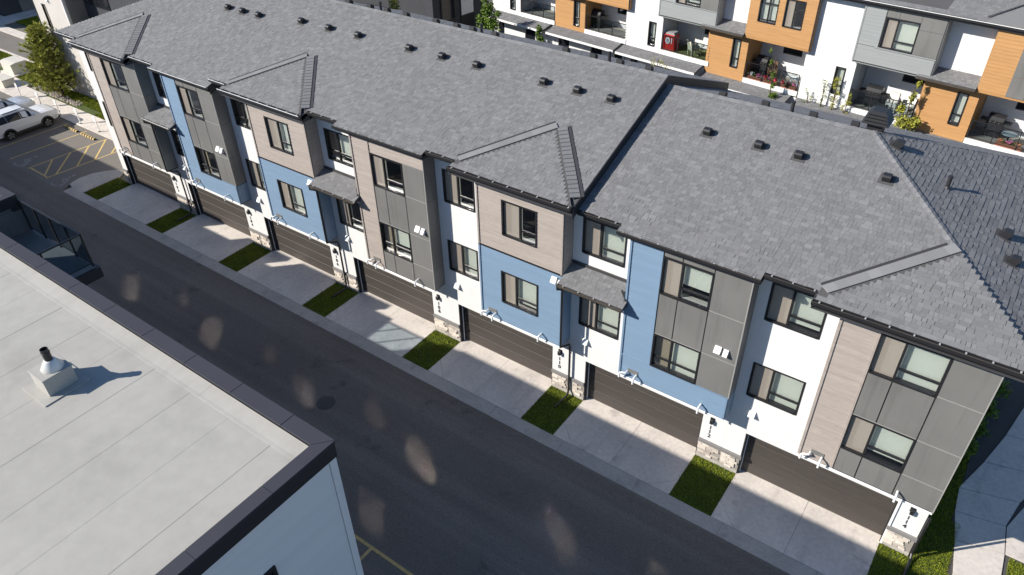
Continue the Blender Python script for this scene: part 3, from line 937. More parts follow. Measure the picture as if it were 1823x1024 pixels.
# ---------------------------------------------------------------- the roofs
roof_o = {}
for T in T7: T.off = (T.off[0], T.off[1] + JUT, T.off[2])
for i, T in enumerate(T7):
    c, ye = CZ[i], EAVE[i]
    d = 0.15
    mb = MB()
    def slab(pts):
        mb.prism([(x, y, c + SL * (y if y <= RY else 2 * RY - y) - d) for x, y in pts], (0, 0, d))
    a0, a1, b1 = RX0[i], XE0[i], XE1[i]
    e_in = 0.0
    if i == 0:
        slab([(XW, 0.0), (a1, 0.0), (a1, a1 - XW), (a1 - 0.001, a1 - XW)])
        slab([(a1, ye), (b1, ye), (b1, RY), (HX0, RY), (a1, a1 - XW)])
        mb.prism([(XW, 0.0, c - d), (HX0, RY, c + SL * RY - d), (XW, 2 * RY, c - d)], (0, 0, d))
        slab([(HX0, RY), (b1, RY), (b1, YB), (XW, YB)])
    elif i == 6:
        slab([(a0, 0.0), (a1, 0.0), (a1, RY - 0.7), (HX1, RY), (a0, RY)])
        slab([(a1, ye), (XE, ye), (HX1, RY), (a1, RY - 0.7)])
        mb.prism([(XE, ye, c + SL * ye - d), (XE, YB, c + SL * ye - d), (HX1, RY, c + SL * RY - d)], (0, 0, d))
        slab([(a0, RY), (HX1, RY), (XE, YB), (a0, YB)])
    else:
        slab([(a0, 0.0), (a1, 0.0), (a1, RY), (a0, RY)])
        slab([(a1, ye), (b1, ye), (b1, RY), (a1, RY)])
        slab([(a0, RY), (b1, RY), (b1, YB), (a0, YB)])
    roof_o[i] = T.part('roof', mb, 'shingle_under')
    Ro = roof_o[i]
    # eaves: soffit, fascia, gutter with its brackets
    eaves = [(a0, a1, 0.0, JUT), (a1, b1, ye, 0.02)]
    for (xa, xb, yy, yw) in eaves:
        raised = i in APEX and yy < -0.1
        zz = c + SL * yy + (0.10 if raised else 0.0)
        gx0 = xa + (0.0 if yy < -0.1 else 0.02)
        T.part('fascia', MB().box(xa, xb, yy - 0.024, yy - 0.001, zz - 0.23, zz + 0.005), 'black_metal', Ro)
        sf = MB().box(xa, xb, yy - 0.001, yw, c + SL * yy - 0.232, c + SL * yy - 0.205)
        if yy < -0.1:
            sf.box(xa, xa + 0.03, yy, 0.02, c + SL * yy - 0.205, zz - 0.01).box(xb - 0.03, xb, yy, 0.02, c + SL * yy - 0.205, zz - 0.01)
            sf.box(xa, BL[i], 0.02, JUT - 0.002, c + SL * yy - 0.232, c + SL * yy - 0.215)
            sf.box(BR[i] + 0.02, xb, 0.02, JUT - 0.002, c + SL * yy - 0.232, c + SL * yy - 0.215)
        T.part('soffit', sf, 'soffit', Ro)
        y1, y0_ = yy - 0.026, yy - 0.135
        g = MB()
        g.box(gx0, xb, y0_, y1, zz - 0.115, zz - 0.10).box(gx0, xb, y0_, y0_ + 0.012, zz - 0.10, zz - 0.012)
        g.box(gx0, gx0 + 0.012, y0_ + 0.012, y1, zz - 0.10, zz - 0.012).box(xb - 0.012, xb, y0_ + 0.012, y1, zz - 0.10, zz - 0.012)
        T.part('gutter', g, 'gutter_metal', Ro)
        T.part('gutter_front', MB().box(gx0, xb, y0_ - 0.006, y0_ - 0.001, zz - 0.12, zz - 0.012), 'black_metal', Ro)
        T.part('gutter_lip', MB().box(gx0, xb, y0_ - 0.012, y0_ + 0.012, zz - 0.0115, zz + 0.004), 'white_metal' if i < 3 else 'gutter_metal', Ro)  # white on the left houses paints the sun's glint on dark metal
        bk = MB()
        x = gx0 + 0.2
        while x < xb:
            bk.box(x - 0.02, x + 0.02, y0_ + 0.002, yy, zz - 0.025, zz - 0.006)
            x += 0.61
        T.part('gutter_bracket', bk, 'bright_metal', Ro, stuff=True)
    if i in (4, 1):                                          # raking end
        xr = XE1[i]
        dd = 0.38
        T.part('rake_board', MB().prism([(xr, ye, c + SL * ye - dd), (xr, RY, c + SL * RY - dd), (xr, YB, c + SL * (2 * RY - YB) - dd), (xr, YB, c + SL * (2 * RY - YB) + 0.02),
                                         (xr, RY, c + SL * RY + 0.02), (xr, ye, c + SL * ye + 0.02)], (0.04, 0, 0)), 'fascia_black', Ro)
        T.part('step_wall', MB().prism([(BR[i] - 0.3, 0.3, c - 0.6), (BR[i] - 0.3, 11.8, c - 0.6), (BR[i] - 0.3, 11.8, c + SL * 0.2 - 0.16), (BR[i] - 0.3, RY, c + SL * RY - 0.16), (BR[i] - 0.3, 0.3, c + SL * 0.3 - 0.16)], (0.30, 0, 0)), 'fascia_black', Ro)

T7[2].part('step_wall', MB().prism([(XE1[1] + 0.03, 0.3, 8.9), (XE1[1] + 0.03, 11.8, 8.9), (XE1[1] + 0.03, 11.8, 9.45), (XE1[1] + 0.03, RY, CZ[2] + SL * RY - 0.16), (XE1[1] + 0.03, 0.3, 9.5)], (0.06, 0, 0)), 'fascia_black', roof_o[2])

def in_tri(i, x, y, grow=0.0):
    if i not in APEX: return False
    xa, ya = APEX[i]
    yb = EAVE[i]
    k = (y - yb) / (ya - yb)
    if k > 1 or k < -0.1: return False
    lo = XE0[i] + (xa - XE0[i]) * k
    hi = XE1[i] + (xa - XE1[i]) * k
    if i == 6: hi = 99
    return lo - grow < x < hi + grow

YS = -0.42
LOOSE = {6: 300, 5: 300, 4: 150}
for i, T in enumerate(T7):
    c, ye = CZ[i], EAVE[i]
    P = frame_of((0, YS, c + SL * YS), (1, 0, 0), (0, CP, SP), (0, -SP, CP))
    def spans(t, i=i, ye=ye):
        y = YS + t * CP
        lo, hi = RX0[i], XE1[i]
        if i == 0: lo = XW + max(y, 0.0)
        if i == 6: hi = XE - (y - ye) if y < RY else HX1
        if y < ye: return []
        if y < 0.02: lo = XE0[i]
        return [(lo, hi)] if hi > lo else []
    rest, loose = MB(), []
    for q in shingle_rows(spans, (RY - YS) / CP, seed=100 + i):
        xm, ym = (q[0] + q[1]) / 2, YS + (q[2] + 0.07) * CP
        if in_tri(i, xm, ym, 0.30 if i != 6 else 0.36): continue
        if i in LOOSE and i != 6 and len(loose) < LOOSE[i] and ym > 0.05: loose.append(q)
        else: tab(rest, P, *q)
    if i in APEX:                                            # the low cross hip over the bay
        xa, ya = APEX[i]
        zb, za = c + SL * ye + 0.10, c + SL * ya + 0.06
        dy, dz = ya - ye, za - zb
        ll = math.hypot(dy, dz)
        cq, sq = dy / ll, dz / ll
        xL_, xR_ = XE0[i], XE1[i]
        hipm = MB()
        hipm.add([(xL_, ye, zb), (xR_, ye, zb), (xa, ya, za), (xL_, ye, zb - 0.25), (xR_, ye, zb - 0.25), (xa, ya, za - 0.25)],
                 [(0, 1, 2), (3, 5, 4), (0, 3, 4, 1), (1, 4, 5, 2), (2, 5, 3, 0)])
        H = T.part('cross_hip', hipm, 'shingle_under', roof_o[i])
        Q = frame_of((0, ye, zb), (1, 0, 0), (0, cq, sq), (0, -sq, cq))
        def tri_spans(t):
            k = t / ll
            return [(xL_ + (xa - xL_) * k + 0.12 * (k > 0.03), xR_ + (xa - xR_) * k - (0.12 if i != 6 else 0.0))]
        for q in shingle_rows(tri_spans, ll - 0.05, seed=300 + i):
            if i == 6 and len(loose) < 300: loose.append(q)
            else: tab(rest, Q, *q)
        PL = Q if i == 6 else P
        # cap shingles and dark valley strips down both sides
        caps, val = [], MB()
        for side, (xb_, sg) in enumerate(((xL_, -1), (xR_, 1))):
            if i == 6 and sg == 1: continue
            h0, h1 = Vector((xb_, ye, zb)), Vector((xa, ya, za))
            dirv = (h1 - h0)
            Ln = dirv.length
            out = Vector((sg * dirv.y * sg * sg, 0, 0))
            pn = Vector((-dirv.y, dirv.x, 0)).normalized()
            if pn.x * sg < 0: pn = -pn
            wq = 0.34
            n = 17 if sg == 1 else 12
            k0 = 0.10
            for k in range(n):
                u0, u1 = k0 + (1 - k0) * k / n, k0 + (1 - k0) * (k + (0.86 if sg == 1 else 1.04)) / n
                pts = []
                for u, w in ((u0, 0.0), (u0, wq), (u1, wq), (u1, 0.0)):
                    p = h0 + dirv * u + pn * w
                    zz = (h0 + dirv * u).z + 0.02 if w == 0 else max(c + SL * p.y + 0.03, 0)
                    pts.append(Vector((p.x, p.y, zz)))
                if sg == 1:
                    th = 0.035
                else:
                    th = 0.022
                m_ = MB().prism(pts if sg == -1 else pts[::-1], (0, 0, th))
                m_.t = [R.uniform(1.0, 1.25) if sg == -1 else R.uniform(0.95, 1.1)] * len(m_.t)
                T.part('hip_shingle', m_, 'shingle', H)
            o1, o2 = h0 + dirv * k0 + pn * wq, h0 + dirv + pn * wq
            w2 = 0.13 if sg == 1 else 0.10
            p1, p2 = o1 + pn * w2, o2 + pn * w2
            val.add([(*p.xy, c + SL * p.y + 0.036) for p in (o1, o2, p2, p1)], [(0, 1, 2, 3)])
        T.part('valley_flashing', val, 'flashing', H)
    else:
        PL = P
    if i == 0: pass
    # hip end of the last house, courses run across
    if i == 6:
        E2 = frame_of((XE, 0, c + SL * ye), (0, 1, 0), (-CP, 0, SP), (SP, 0, CP))
        for q in shingle_rows(lambda t: [(ye + t * CP, YB - t * CP)], (RY + 0.4) / CP, seed=501, exposure=0.15):
            tab(rest, E2, *q)
        hc = []
        for k in range(44):                                  # hip cap
            u0 = k / 44 * (RY + 0.4)
            p0 = Vector((XE - u0, ye + u0, c + SL * (ye + u0)))
            p1 = Vector((XE - u0 - 0.17, ye + u0 + 0.17, c + SL * (ye + u0 + 0.17)))
            w = Vector((0.5, 0.5, 0)).normalized() * 0.14
            m_ = MB().add([p0 - w + Vector((0, 0, 0.0)), p0 + Vector((0, 0, 0.055)), p0 + w, p1 + w + Vector((0, 0, 0.012)), p1 + Vector((0, 0, 0.04)), p1 - w + Vector((0, 0, 0.012))],
                          [(0, 1, 4, 5), (1, 2, 3, 4), (0, 2, 1)], R.uniform(0.95, 1.25))
            T.part('hip_shingle', m_, 'shingle', roof_o[i])
    # ridge cap
    xr0, xr1 = max(RX0[i], HX0), min(XE1[i], HX1)
    rc = MB()
    x = xr0
    while x < xr1 - 0.02:
        x2 = min(x + 0.2, xr1)
        z = c + SL * RY
        rc.add([(x, RY - 0.16, z - 0.03), (x, RY, z + 0.045), (x, RY + 0.16, z - 0.03), (x2, RY + 0.16, z - 0.04), (x2, RY, z + 0.03), (x2, RY - 0.16, z - 0.04)],
               [(0, 1, 4, 5), (1, 2, 3, 4), (0, 2, 1)], R.uniform(0.9, 1.2))
        x = x2
    T.part('ridge_cap', rc, 'shingle', roof_o[i], stuff=True)
    # rear slope
    Pb = frame_of((0, YB, c + SL * (2 * RY - YB)), (1, 0, 0), (0, -CP, SP), (0, SP, CP))
    lo, hi = max(RX0[i], HX0), min(XE1[i], HX1)
    for q in shingle_rows(lambda t: [(lo, hi + (max(0, 6.38 - t * CP) if i == 6 else 0))], 6.38 / CP, seed=700 + i, exposure=0.19):
        tab(rest, Pb, *q)
    T.part('shingles', rest, 'shingle', roof_o[i], stuff=True)
    # the nearest courses, piece by piece, from a few shared meshes
    if loose:
        protos = {}
        for q in loose:
            w = min((0.08, 0.11, 0.14, 0.17, 0.20, 0.23, 0.26, 0.30), key=lambda v: abs(v - (q[1] - q[0])))
            th = q[4]
            tn = min((0.76, 0.86, 0.95, 1.04, 1.15, 1.26), key=lambda v: abs(v - q[5]))
            key = (w, th, tn)
            if key not in protos:
                pm = MB()
                F0 = frame_of((0, 0, 0), (1, 0, 0), (0, CP, SP), (0, -SP, CP)) if PL is P else frame_of((0, 0, 0), (1, 0, 0), (0, cq, sq), (0, -sq, cq))
                tab(pm, F0, -w / 2, w / 2, 0.0, 0.163, th, tn)
                protos[key] = pm.mesh('shingle', 'shingle')
            T.place('shingle', protos[key], PL((q[0] + q[1]) / 2, q[2], 0.0), roof_o[i])

# roof vents, pipes and the louvred ventilator
vent_mb = MB()
vent_mb.box(-0.22, 0.22, -0.24, 0.20, -0.02, 0.010)
vent_base = vent_mb.mesh('vent_base', 'shingle_under')
hood_mb = MB()
hood_mb.prism([(-0.12, -0.15, 0.010), (-0.12, -0.18, 0.22), (-0.12, -0.12, 0.25), (-0.12, 0.06, 0.20), (-0.12, 0.12, 0.010)], (0.24, 0, 0))
vent_hood = hood_mb.mesh('hood', 'vent_black')
pipe_v = MB().lathe((0, 0, -0.1), [(0.13, 0.08), (0.07, 0.16), (0.06, 0.17), (0.06, 0.45), (0.075, 0.45), (0.075, 0.50)], 12).mesh('vent_pipe', 'vent_black')
AX = math.atan(SL)
def roof_vent(i, x, y, rot=None, sc=1.0):
    T = T7[i]
    z = CZ[i] + SL * (y if y < RY else 2 * RY - y) + 0.012
    v = T.place('roof_vent', vent_base, (x, y, z), roof_o[i], rot or ((AX, 0, 0) if y < RY else (-AX, 0, math.pi)))
    if not rot and y >= RY: v.rotation_euler = (-AX, 0, 0)
    v.scale = (1.0, 1.0, sc)
    h = bpy.data.objects.new('hood', vent_hood)
    link(h, v)
def house_of(x): return next(k for k in range(7) if x < XE1[k])
for x in (25.625, 24.214, 22.727, 19.539, 17.752, 15.965, 12.97, 11.135, 9.319, 6.208, 5.001, 3.89, 29.344, 31.131, 32.435):
    roof_vent(house_of(x), x, 4.32)
roof_vent(6, 35.09, 4.32)
for x in (25.972, 24.755, 23.596, 22.35, 18.882, 17.703, 16.834, 15.675, 13.936, 12.777, 11.714, 10.362, 28.909, 30.455, 32.097, 33.449):
    roof_vent(house_of(x), x, 6.40, None, 0.75)
for (i, x, y) in ((4, 24.37, 6.23), (3, 18.28, 6.23), (2, 12.48, 6.28), (5, 31.42, 6.2)):
    T7[i].place('vent_pipe', pipe_v, (x, y, CZ[i] + SL * (2 * RY - y)), roof_o[i])
def on_hip(px_y, x): return CZ[6] + SL * (EAVE[6]) + SL * (XE - x)
for (x, y) in ((38.47, 4.73), (38.86, 3.62)):
    v = T7[6].place('roof_vent', vent_base, (x, y, on_hip(y, x) + 0.012), roof_o[6], (AX, 0, math.pi / 2))
    link(bpy.data.objects.new('hood', vent_hood), v)
v = T7[6].place('roof_vent', vent_base, (34.85, 5.94, on_hip(0, 34.85) + 0.03), roof_o[6], (AX, 0, math.pi / 2))
link(bpy.data.objects.new('hood', vent_hood), v)
T7[6].place('vent_pipe', pipe_v, (36.64, 5.41, on_hip(0, 36.64)), roof_o[6])

vx, vy = 34.03, 6.67
vz = CZ[6] + SL * (2 * RY - vy)
vb = T7[6].part('ventilator', MB().box(vx - 0.24, vx + 0.24, vy - 0.24, vy + 0.24, vz - 0.1, vz + 0.36), 'vent_black', roof_o[6])
for k in range(4):
    w = 0.42 - 0.03 * k
    z = vz + 0.36 + 0.10 * k
    T7[6].part('louvre', MB().add([(vx - w, vy - w, z), (vx + w, vy - w, z), (vx + w, vy + w, z), (vx - w, vy + w, z),
                                   (vx - w + 0.12, vy - w + 0.12, z + 0.085), (vx + w - 0.12, vy - w + 0.12, z + 0.085), (vx + w - 0.12, vy + w - 0.12, z + 0.085), (vx - w + 0.12, vy + w - 0.12, z + 0.085)],
                                  [(3, 2, 1, 0), (4, 5, 6, 7), (0, 1, 5, 4), (1, 2, 6, 5), (2, 3, 7, 6), (3, 0, 4, 7)]), 'vent_black', vb)

# ---------------------------------------------------------------- the flat-roofed building in front
F = Thing('apartment_building', 'flat-roofed building with pale membrane roof and dark metal parapet in the foreground', 'building', (20.0, -26.0, 0.0))
fx, fy, fz = 28.90, -13.18, 10.9
F.part('wall', MB().box(7.72, fx - 0.02, -44, fy, -0.1, 10.60), 'white_siding')
sid = F.part('end_cladding', MB().box(fx - 0.02, fx - 0.004, -44, fy - 0.002, -0.1, 10.5), 'white_siding')
for k in range(34):
    z = 10.46 - 0.24 * (k + 1)
    F.part('siding_board', MB().add([(fx + 0.016, -44, z), (fx + 0.016, fy - 0.16, z), (fx, fy - 0.16, z + 0.24), (fx, -44, z + 0.24), (fx - 0.003, -44, z), (fx - 0.003, fy - 0.16, z)],
                                    [(0, 1, 2, 3), (4, 5, 1, 0)]), 'white_siding', sid)
F.part('corner_trim', MB().box(fx - 0.05, fx + 0.03, fy - 0.15, fy + 0.02, -0.1, 10.44), 'white_siding')
fb = MB()
fb.box(7.75, fx + 0.05, fy - 0.02, fy + 0.045, 10.44, 10.83)
fb.box(fx - 0.02, fx + 0.05, -44, fy - 0.02, 10.44, 10.83)
F.part('fascia', fb, 'fascia_black')
F.part('parapet_core', MB().box(7.75, 28.72, -13.44, fy - 0.02, 10.5, 10.85).box(28.70, fx - 0.02, -44, -13.46, 10.5, 10.85), 'fascia_black')
# metal coping in lengths, mitred at the corner
def coping(pts, z=fz, t=0.055):
    F.part('coping', MB().prism([(x, y, z - t) for x, y in pts], (0, 0, t)), 'coping')
ox, oy, ix, iy = 28.97, -13.12, 28.665, -13.465
coping([(27.79, iy), (ix - 0.006, iy), (ox - 0.006, oy), (27.79, oy)])
x = 27.78
while x > 9.5:
    coping([(x - 1.592, iy), (x - 0.008, iy), (x - 0.008, oy), (x - 1.592, oy)])
    x -= 1.6
coping([(ix, iy - 0.008), (ix, -14.655), (ox, -14.655), (ox, oy - 0.008)][::-1])
y = -14.665
while y > -30:
    coping([(ix, y), (ix, y - 1.642), (ox, y - 1.642), (ox, y)][::-1])
    y -= 1.65
dk = F.part('roof_deck', MB().box(7.75, 28.68, -44, -13.46, 10.45, 10.70), 'membrane')
x = 28.67
k = 0
while x > 9.6:
    xa = x - (1.29 if k else 0.78)
    F.part('membrane_sheet', MB().add([(xa - 0.05, -44, 10.742), (x, -44, 10.7440 + 0.0012 * (k % 3)), (x, -13.78, 10.7440 + 0.0012 * ((k + 1) % 3)), (xa - 0.05, -13.78, 10.742), (x, -44, 10.70), (x, -13.78, 10.70)],
                                      [(0, 1, 2, 3), (1, 4, 5, 2)]), 'membrane', dk)
    x = xa
    k += 1
x = 28.66
while x > 9.6:
    xa = x - 3.1
    F.part('membrane_sheet', MB().add([(xa, -13.86, 10.753), (x - 0.004, -13.86, 10.753), (x - 0.004, -13.78, 10.757), (xa, -13.78, 10.757), (x - 0.004, -13.47, 10.80), (xa, -13.47, 10.80), (xa, -13.86, 10.74), (x - 0.004, -13.86, 10.74)],
                                      [(0, 1, 2, 3), (3, 2, 4, 5), (6, 7, 1, 0)]), 'membrane', dk)
    x = xa
wf = MB()
wf.box(fx + 0.0, fx + 0.06, -16.7, -15.06, 9.02, 9.10).box(fx, fx + 0.06, -15.14, -15.06, 7.3, 9.02).box(fx, fx + 0.06, -16.7, -16.62, 7.3, 9.02).box(fx, fx + 0.06, -16.7, -15.06, 7.22, 7.30)
w_ = F.part('window', wf, 'black_metal')
F.part('pane', MB().box(fx + 0.018, fx + 0.024, -16.62, -15.14, 7.3, 9.02), 'car_glass', w_)

V = Thing('roof_vent_pipe', 'square white roof curb with metal cone and black flue pipe on the flat roof', 'roof vent', (22.70, -15.36, 10.75))
cu = MB()
cu.prism([(22.40, -15.67, 10.70), (22.99, -15.67, 10.70), (22.99, -15.04, 10.70), (22.40, -15.04, 10.70)], (0, 0, 0.49))
V.part('curb', cu, 'membrane')
V.part('curb_cap', MB().bbox(22.385, 23.005, -15.685, -15.025, 11.19, 11.215, 0.006), 'membrane')
V.part('base_sheet', MB().box(22.2, 23.18, -15.88, -14.86, 10.70, 10.770), 'membrane')
o = V.part('cone', MB().lathe((22.72, -15.30, 11.215), [(0.235, 0.0), (0.235, 0.012), (0.115, 0.20), (0.105, 0.215)], 28), 'bright_metal')
smooth(o)
V.part('pipe', MB().lathe((22.72, -15.30, 11.42), [(0.082, 0.0), (0.082, 0.20), (0.092, 0.205), (0.092, 0.215), (0.082, 0.22), (0.082, 0.30), (0.070, 0.30), (0.066, 0.12)], 24), 'black_metal')

# farther part of the same frontage, lower, with the glazed corner balcony
G = Thing('apartment_block', 'lower grey block with dark coping behind the glass balcony at the left edge', 'building', (0.0, -24.0, 0.0))
hx, hy, hz = 7.70, -10.05, 8.11
G.part('wall', MB().box(-46, hx - 0.02, -44, hy, -0.1, 7.5), 'white_siding')
G.part('end_cladding', MB().box(hx - 0.02, hx, -13.1, hy - 0.1, 0, 7.5), 'grey_panel')
G.part('corner_trim', MB().box(hx - 0.10, hx + 0.02, hy - 0.10, hy + 0.02, 0, 7.5), 'grey_panel')
# parapet steps, mostly out of view, shaped for the shadow edge on the driveways
for xa, xb, zz in ((6.30, hx, hz), (0.10, 6.30, 8.72), (-0.72, 0.10, 7.75), (-4.20, -0.72, 8.72), (-6.87, -4.20, 8.11), (-46, -6.87, 9.1)):
    e = 0.05 if xb == hx else -0.003
    G.part('fascia', MB().box(xa, xb + e, hy - 0.26, hy + 0.05, 7.48, zz - 0.065), 'fascia_black')
    pts = [(xa, hy - 0.30), (xb - 0.245, hy - 0.30), (xb + 0.065, hy + 0.065), (xa, hy + 0.065)] if xb == hx else [(xa, hy - 0.30), (xb - 0.004, hy - 0.30), (xb - 0.004, hy + 0.065), (xa, hy + 0.065)]
    G.part('coping', MB().prism([(x, y, zz - 0.06) for x, y in pts], (0, 0, 0.06)), 'coping')
G.part('fascia', MB().box(hx - 0.22, hx + 0.05, -44, hy - 0.262, 7.66, hz - 0.065), 'fascia_black')
G.part('end_wall', MB().box(hx - 0.20, hx - 0.021, -44, hy - 0.263, 7.5, 7.66), 'grey_panel')
G.part('coping', MB().prism([(x, y, hz - 0.06) for x, y in [(hx - 0.24, -44), (hx + 0.07, -44), (hx + 0.07, hy + 0.055), (hx - 0.24, hy - 0.305)]], (0, 0, 0.06)), 'coping')
G.part('roof_deck', MB().box(-46, hx - 0.24, -44, hy - 0.30, 7.2, 7.46), 'membrane')
B = Thing('balcony', 'dark corner balcony with glass rail panels above the lane, left edge', 'balcony', (10.0, -11.4, 6.1))
B.part('slab', MB().box(7.71, 12.36, -13.16, -9.86, 6.08, 6.50), 'fascia_black')
B.part('floor', MB().box(7.71, 12.26, -13.16, -9.96, 6.50, 6.53), 'grey_panel')
px = [12.14, 11.04, 9.94, 8.84, 7.76]
rl = MB()
rl.box(7.72, 12.17, -10.03, -9.97, 7.86, 7.91).box(7.72, 12.12, -10.02, -9.98, 6.64, 6.68)
rl.box(12.11, 12.17, -13.16, -10.03, 7.86, 7.91).box(12.12, 12.16, -13.16, -10.03, 6.64, 6.68)
Rl = B.part('railing', rl, 'black_metal')
for x in px: B.part('post', MB().box(x - 0.03, x + 0.03, -10.03, -9.97, 6.53, 7.86), 'black_metal', Rl)
for y in (-11.42, -12.9): B.part('post', MB().box(12.11, 12.17, y - 0.03, y + 0.03, 6.53, 7.86), 'black_metal', Rl)
for a, b in zip(px[1:], px[:-1]): B.part('glass_panel', MB().box(a + 0.04, b - 0.04, -10.005, -9.995, 6.69, 7.85), 'rail_glass_dark', Rl)
for a, b in ((-11.42, -10.0), (-12.9, -11.42)): B.part('glass_panel', MB().box(12.135, 12.145, a + 0.04, b - 0.04, 6.69, 7.85), 'rail_glass_dark', Rl)

# ---------------------------------------------------------------- the row of timber-clad houses behind
TH = math.radians(-7)
OD = Vector((27, 24, 0))
DU = Vector((math.cos(TH), math.sin(TH), 0))
DV = Vector((-math.sin(TH), math.cos(TH), 0))
def loc(u, v, z=0.0): return OD + DU * u + DV * v + Vector((0, 0, z))

def porch_and_ground(T, w, zb, gaps):
    pr_ = MB()
    pr_.prism([(0.0, -1.0, zb - 0.31), (0.0, -1.0, zb - 0.25), (0.0, 0.0, zb - 0.03), (0.0, 0.0, zb - 0.12)], (w - 0.35, 0, 0))
    po = T.part('porch_roof', pr_, 'shingle_under')
    P = frame_of((0, -1.0, zb - 0.25), (1, 0, 0), (0, 1.0, 0.22), (0, -0.22, 1.0))
    sh = MB()
    for q in shingle_rows(lambda t: [(0, w - 0.35)], 1.02, seed=int(w * 100)): tab(sh, P, *q)
    T.part('shingles', sh, 'shingle', po, stuff=True)
    T.part('porch_fascia', MB().box(0.0, w - 0.35, -1.04, -1.002, zb - 0.38, zb - 0.24), 'white_metal', po)
    holes = [(a, b, 0.0, zb - 0.8) for a, b in gaps]
    T.part('ground_wall', wall(MB(), 0.02, w - 0.02, 0.0, zb - 0.14, 0.05, 0.25, holes), 'white_stucco')
    for a, b in gaps:
        d = T.part('patio_door', MB().box(a, b, 0.15, 0.19, 0.0, zb - 0.8), 'black_metal')
        T.part('pane', MB().box(a + 0.08, b - 0.08, 0.135, 0.148, 0.1, zb - 0.9), 'car_glass', d)

def balcony_parts(T, a, b, zb, back_win, rail_posts=3):
    T.part('balcony_slab', MB().box(a, b, 0.0, 1.9, zb + 0.02, zb + 0.24), 'deck_floor')
    T.part('slab_edge', MB().box(a, b, -0.04, -0.002, zb - 0.02, zb + 0.27), 'white_metal')
    T.part('balcony_wall', wall(MB(), a, b, zb + 0.24, 7.3, 1.8, 1.95, [(back_win[0], back_win[1], back_win[2], back_win[3])]), 'white_siding')
    w = T.part('window', MB().box(back_win[0], back_win[1], 1.83, 1.88, back_win[2], back_win[2] + 0.05).box(back_win[0], back_win[1], 1.83, 1.88, back_win[3] - 0.05, back_win[3])
               .box(back_win[0], back_win[0] + 0.05, 1.83, 1.88, back_win[2] + 0.05, back_win[3] - 0.05).box(back_win[1] - 0.05, back_win[1], 1.83, 1.88, back_win[2] + 0.05, back_win[3] - 0.05), 'black_metal')
    T.part('pane', MB().box(back_win[0] + 0.05, back_win[1] - 0.05, 1.85, 1.86, back_win[2] + 0.05, back_win[3] - 0.05), 'car_glass', w)
    zr = zb + 1.24
    R_ = T.part('railing', MB().box(a + 0.04, b - 0.04, 0.01, 0.05, zr - 0.04, zr).box(a + 0.04, b - 0.04, 0.02, 0.045, zb + 0.33, zb + 0.36), 'black_metal')
    xs = [a + 0.06 + (b - a - 0.12) * k / rail_posts for k in range(rail_posts + 1)]
    for x in xs: T.part('post', MB().box(x - 0.022, x + 0.022, 0.008, 0.052, zb + 0.24, zr - 0.04), 'black_metal', R_)
    for x, y in zip(xs[:-1], xs[1:]): T.part('glass_panel', MB().box(x + 0.03, y - 0.03, 0.026, 0.034, zb + 0.37, zr - 0.05), 'rail_glass', R_)

def rear_roof(T, w, seed, fine):
    z = 10.55
    m = MB()
    m.prism([(0, -0.42, z - 0.14), (0, -0.42, z), (0, 6.0, z + 6.42 * SL), (0, 12.4, z), (0, 12.4, z - 0.14), (0, 6.0, z + 6.42 * SL - 0.14)], (w, 0, 0))
    ro = T.part('roof', m, 'shingle_under')
    sh = MB()
    P = frame_of((0, -0.42, z), (1, 0, 0), (0, CP, SP), (0, -SP, CP))
    for q in shingle_rows(lambda t: [(0, w)], 6.4 / CP if fine else 0.3, seed=seed, exposure=0.16): tab(sh, P, *q)
    T.part('shingles', sh, 'shingle', ro, stuff=True)
    T.part('fascia', MB().box(0, w, -0.445, -0.425, z - 0.25, z - 0.02), 'black_metal', ro)
    T.part('gutter', MB().box(0, w, -0.55, -0.447, z - 0.13, z - 0.115).box(0, w, -0.55, -0.538, z - 0.115, z - 0.02), 'black_metal', ro)
    T.part('gutter_lip', MB().box(0, w, -0.556, -0.53, z - 0.0195, z + 0.004), 'white_metal', ro)
    T.part('soffit', MB().box(0, w, -0.42, 0.7, z - 0.26, z - 0.235), 'soffit', ro)
    if fine:
        H = T.part('cross_hip', MB().add([(1.9, -0.45, z + 0.08), (6.1, -0.45, z + 0.08), (4.0, 2.2, z + 2.62 * SL + 0.05), (1.9, -0.45, z - 0.1), (6.1, -0.45, z - 0.1)],
                                         [(0, 1, 2), (0, 3, 4, 1), (0, 2, 3), (1, 4, 2)]), 'shingle', ro)
        T.part('valley_flashing', MB().add([(1.86, -0.2, z + 0.2 * SL + 0.10), (1.76, -0.2, z + 0.2 * SL + 0.09), (3.86, 2.3, z + 2.72 * SL + 0.05), (3.96, 2.3, z + 2.72 * SL + 0.05)], [(0, 1, 2, 3)]), 'flashing', H)

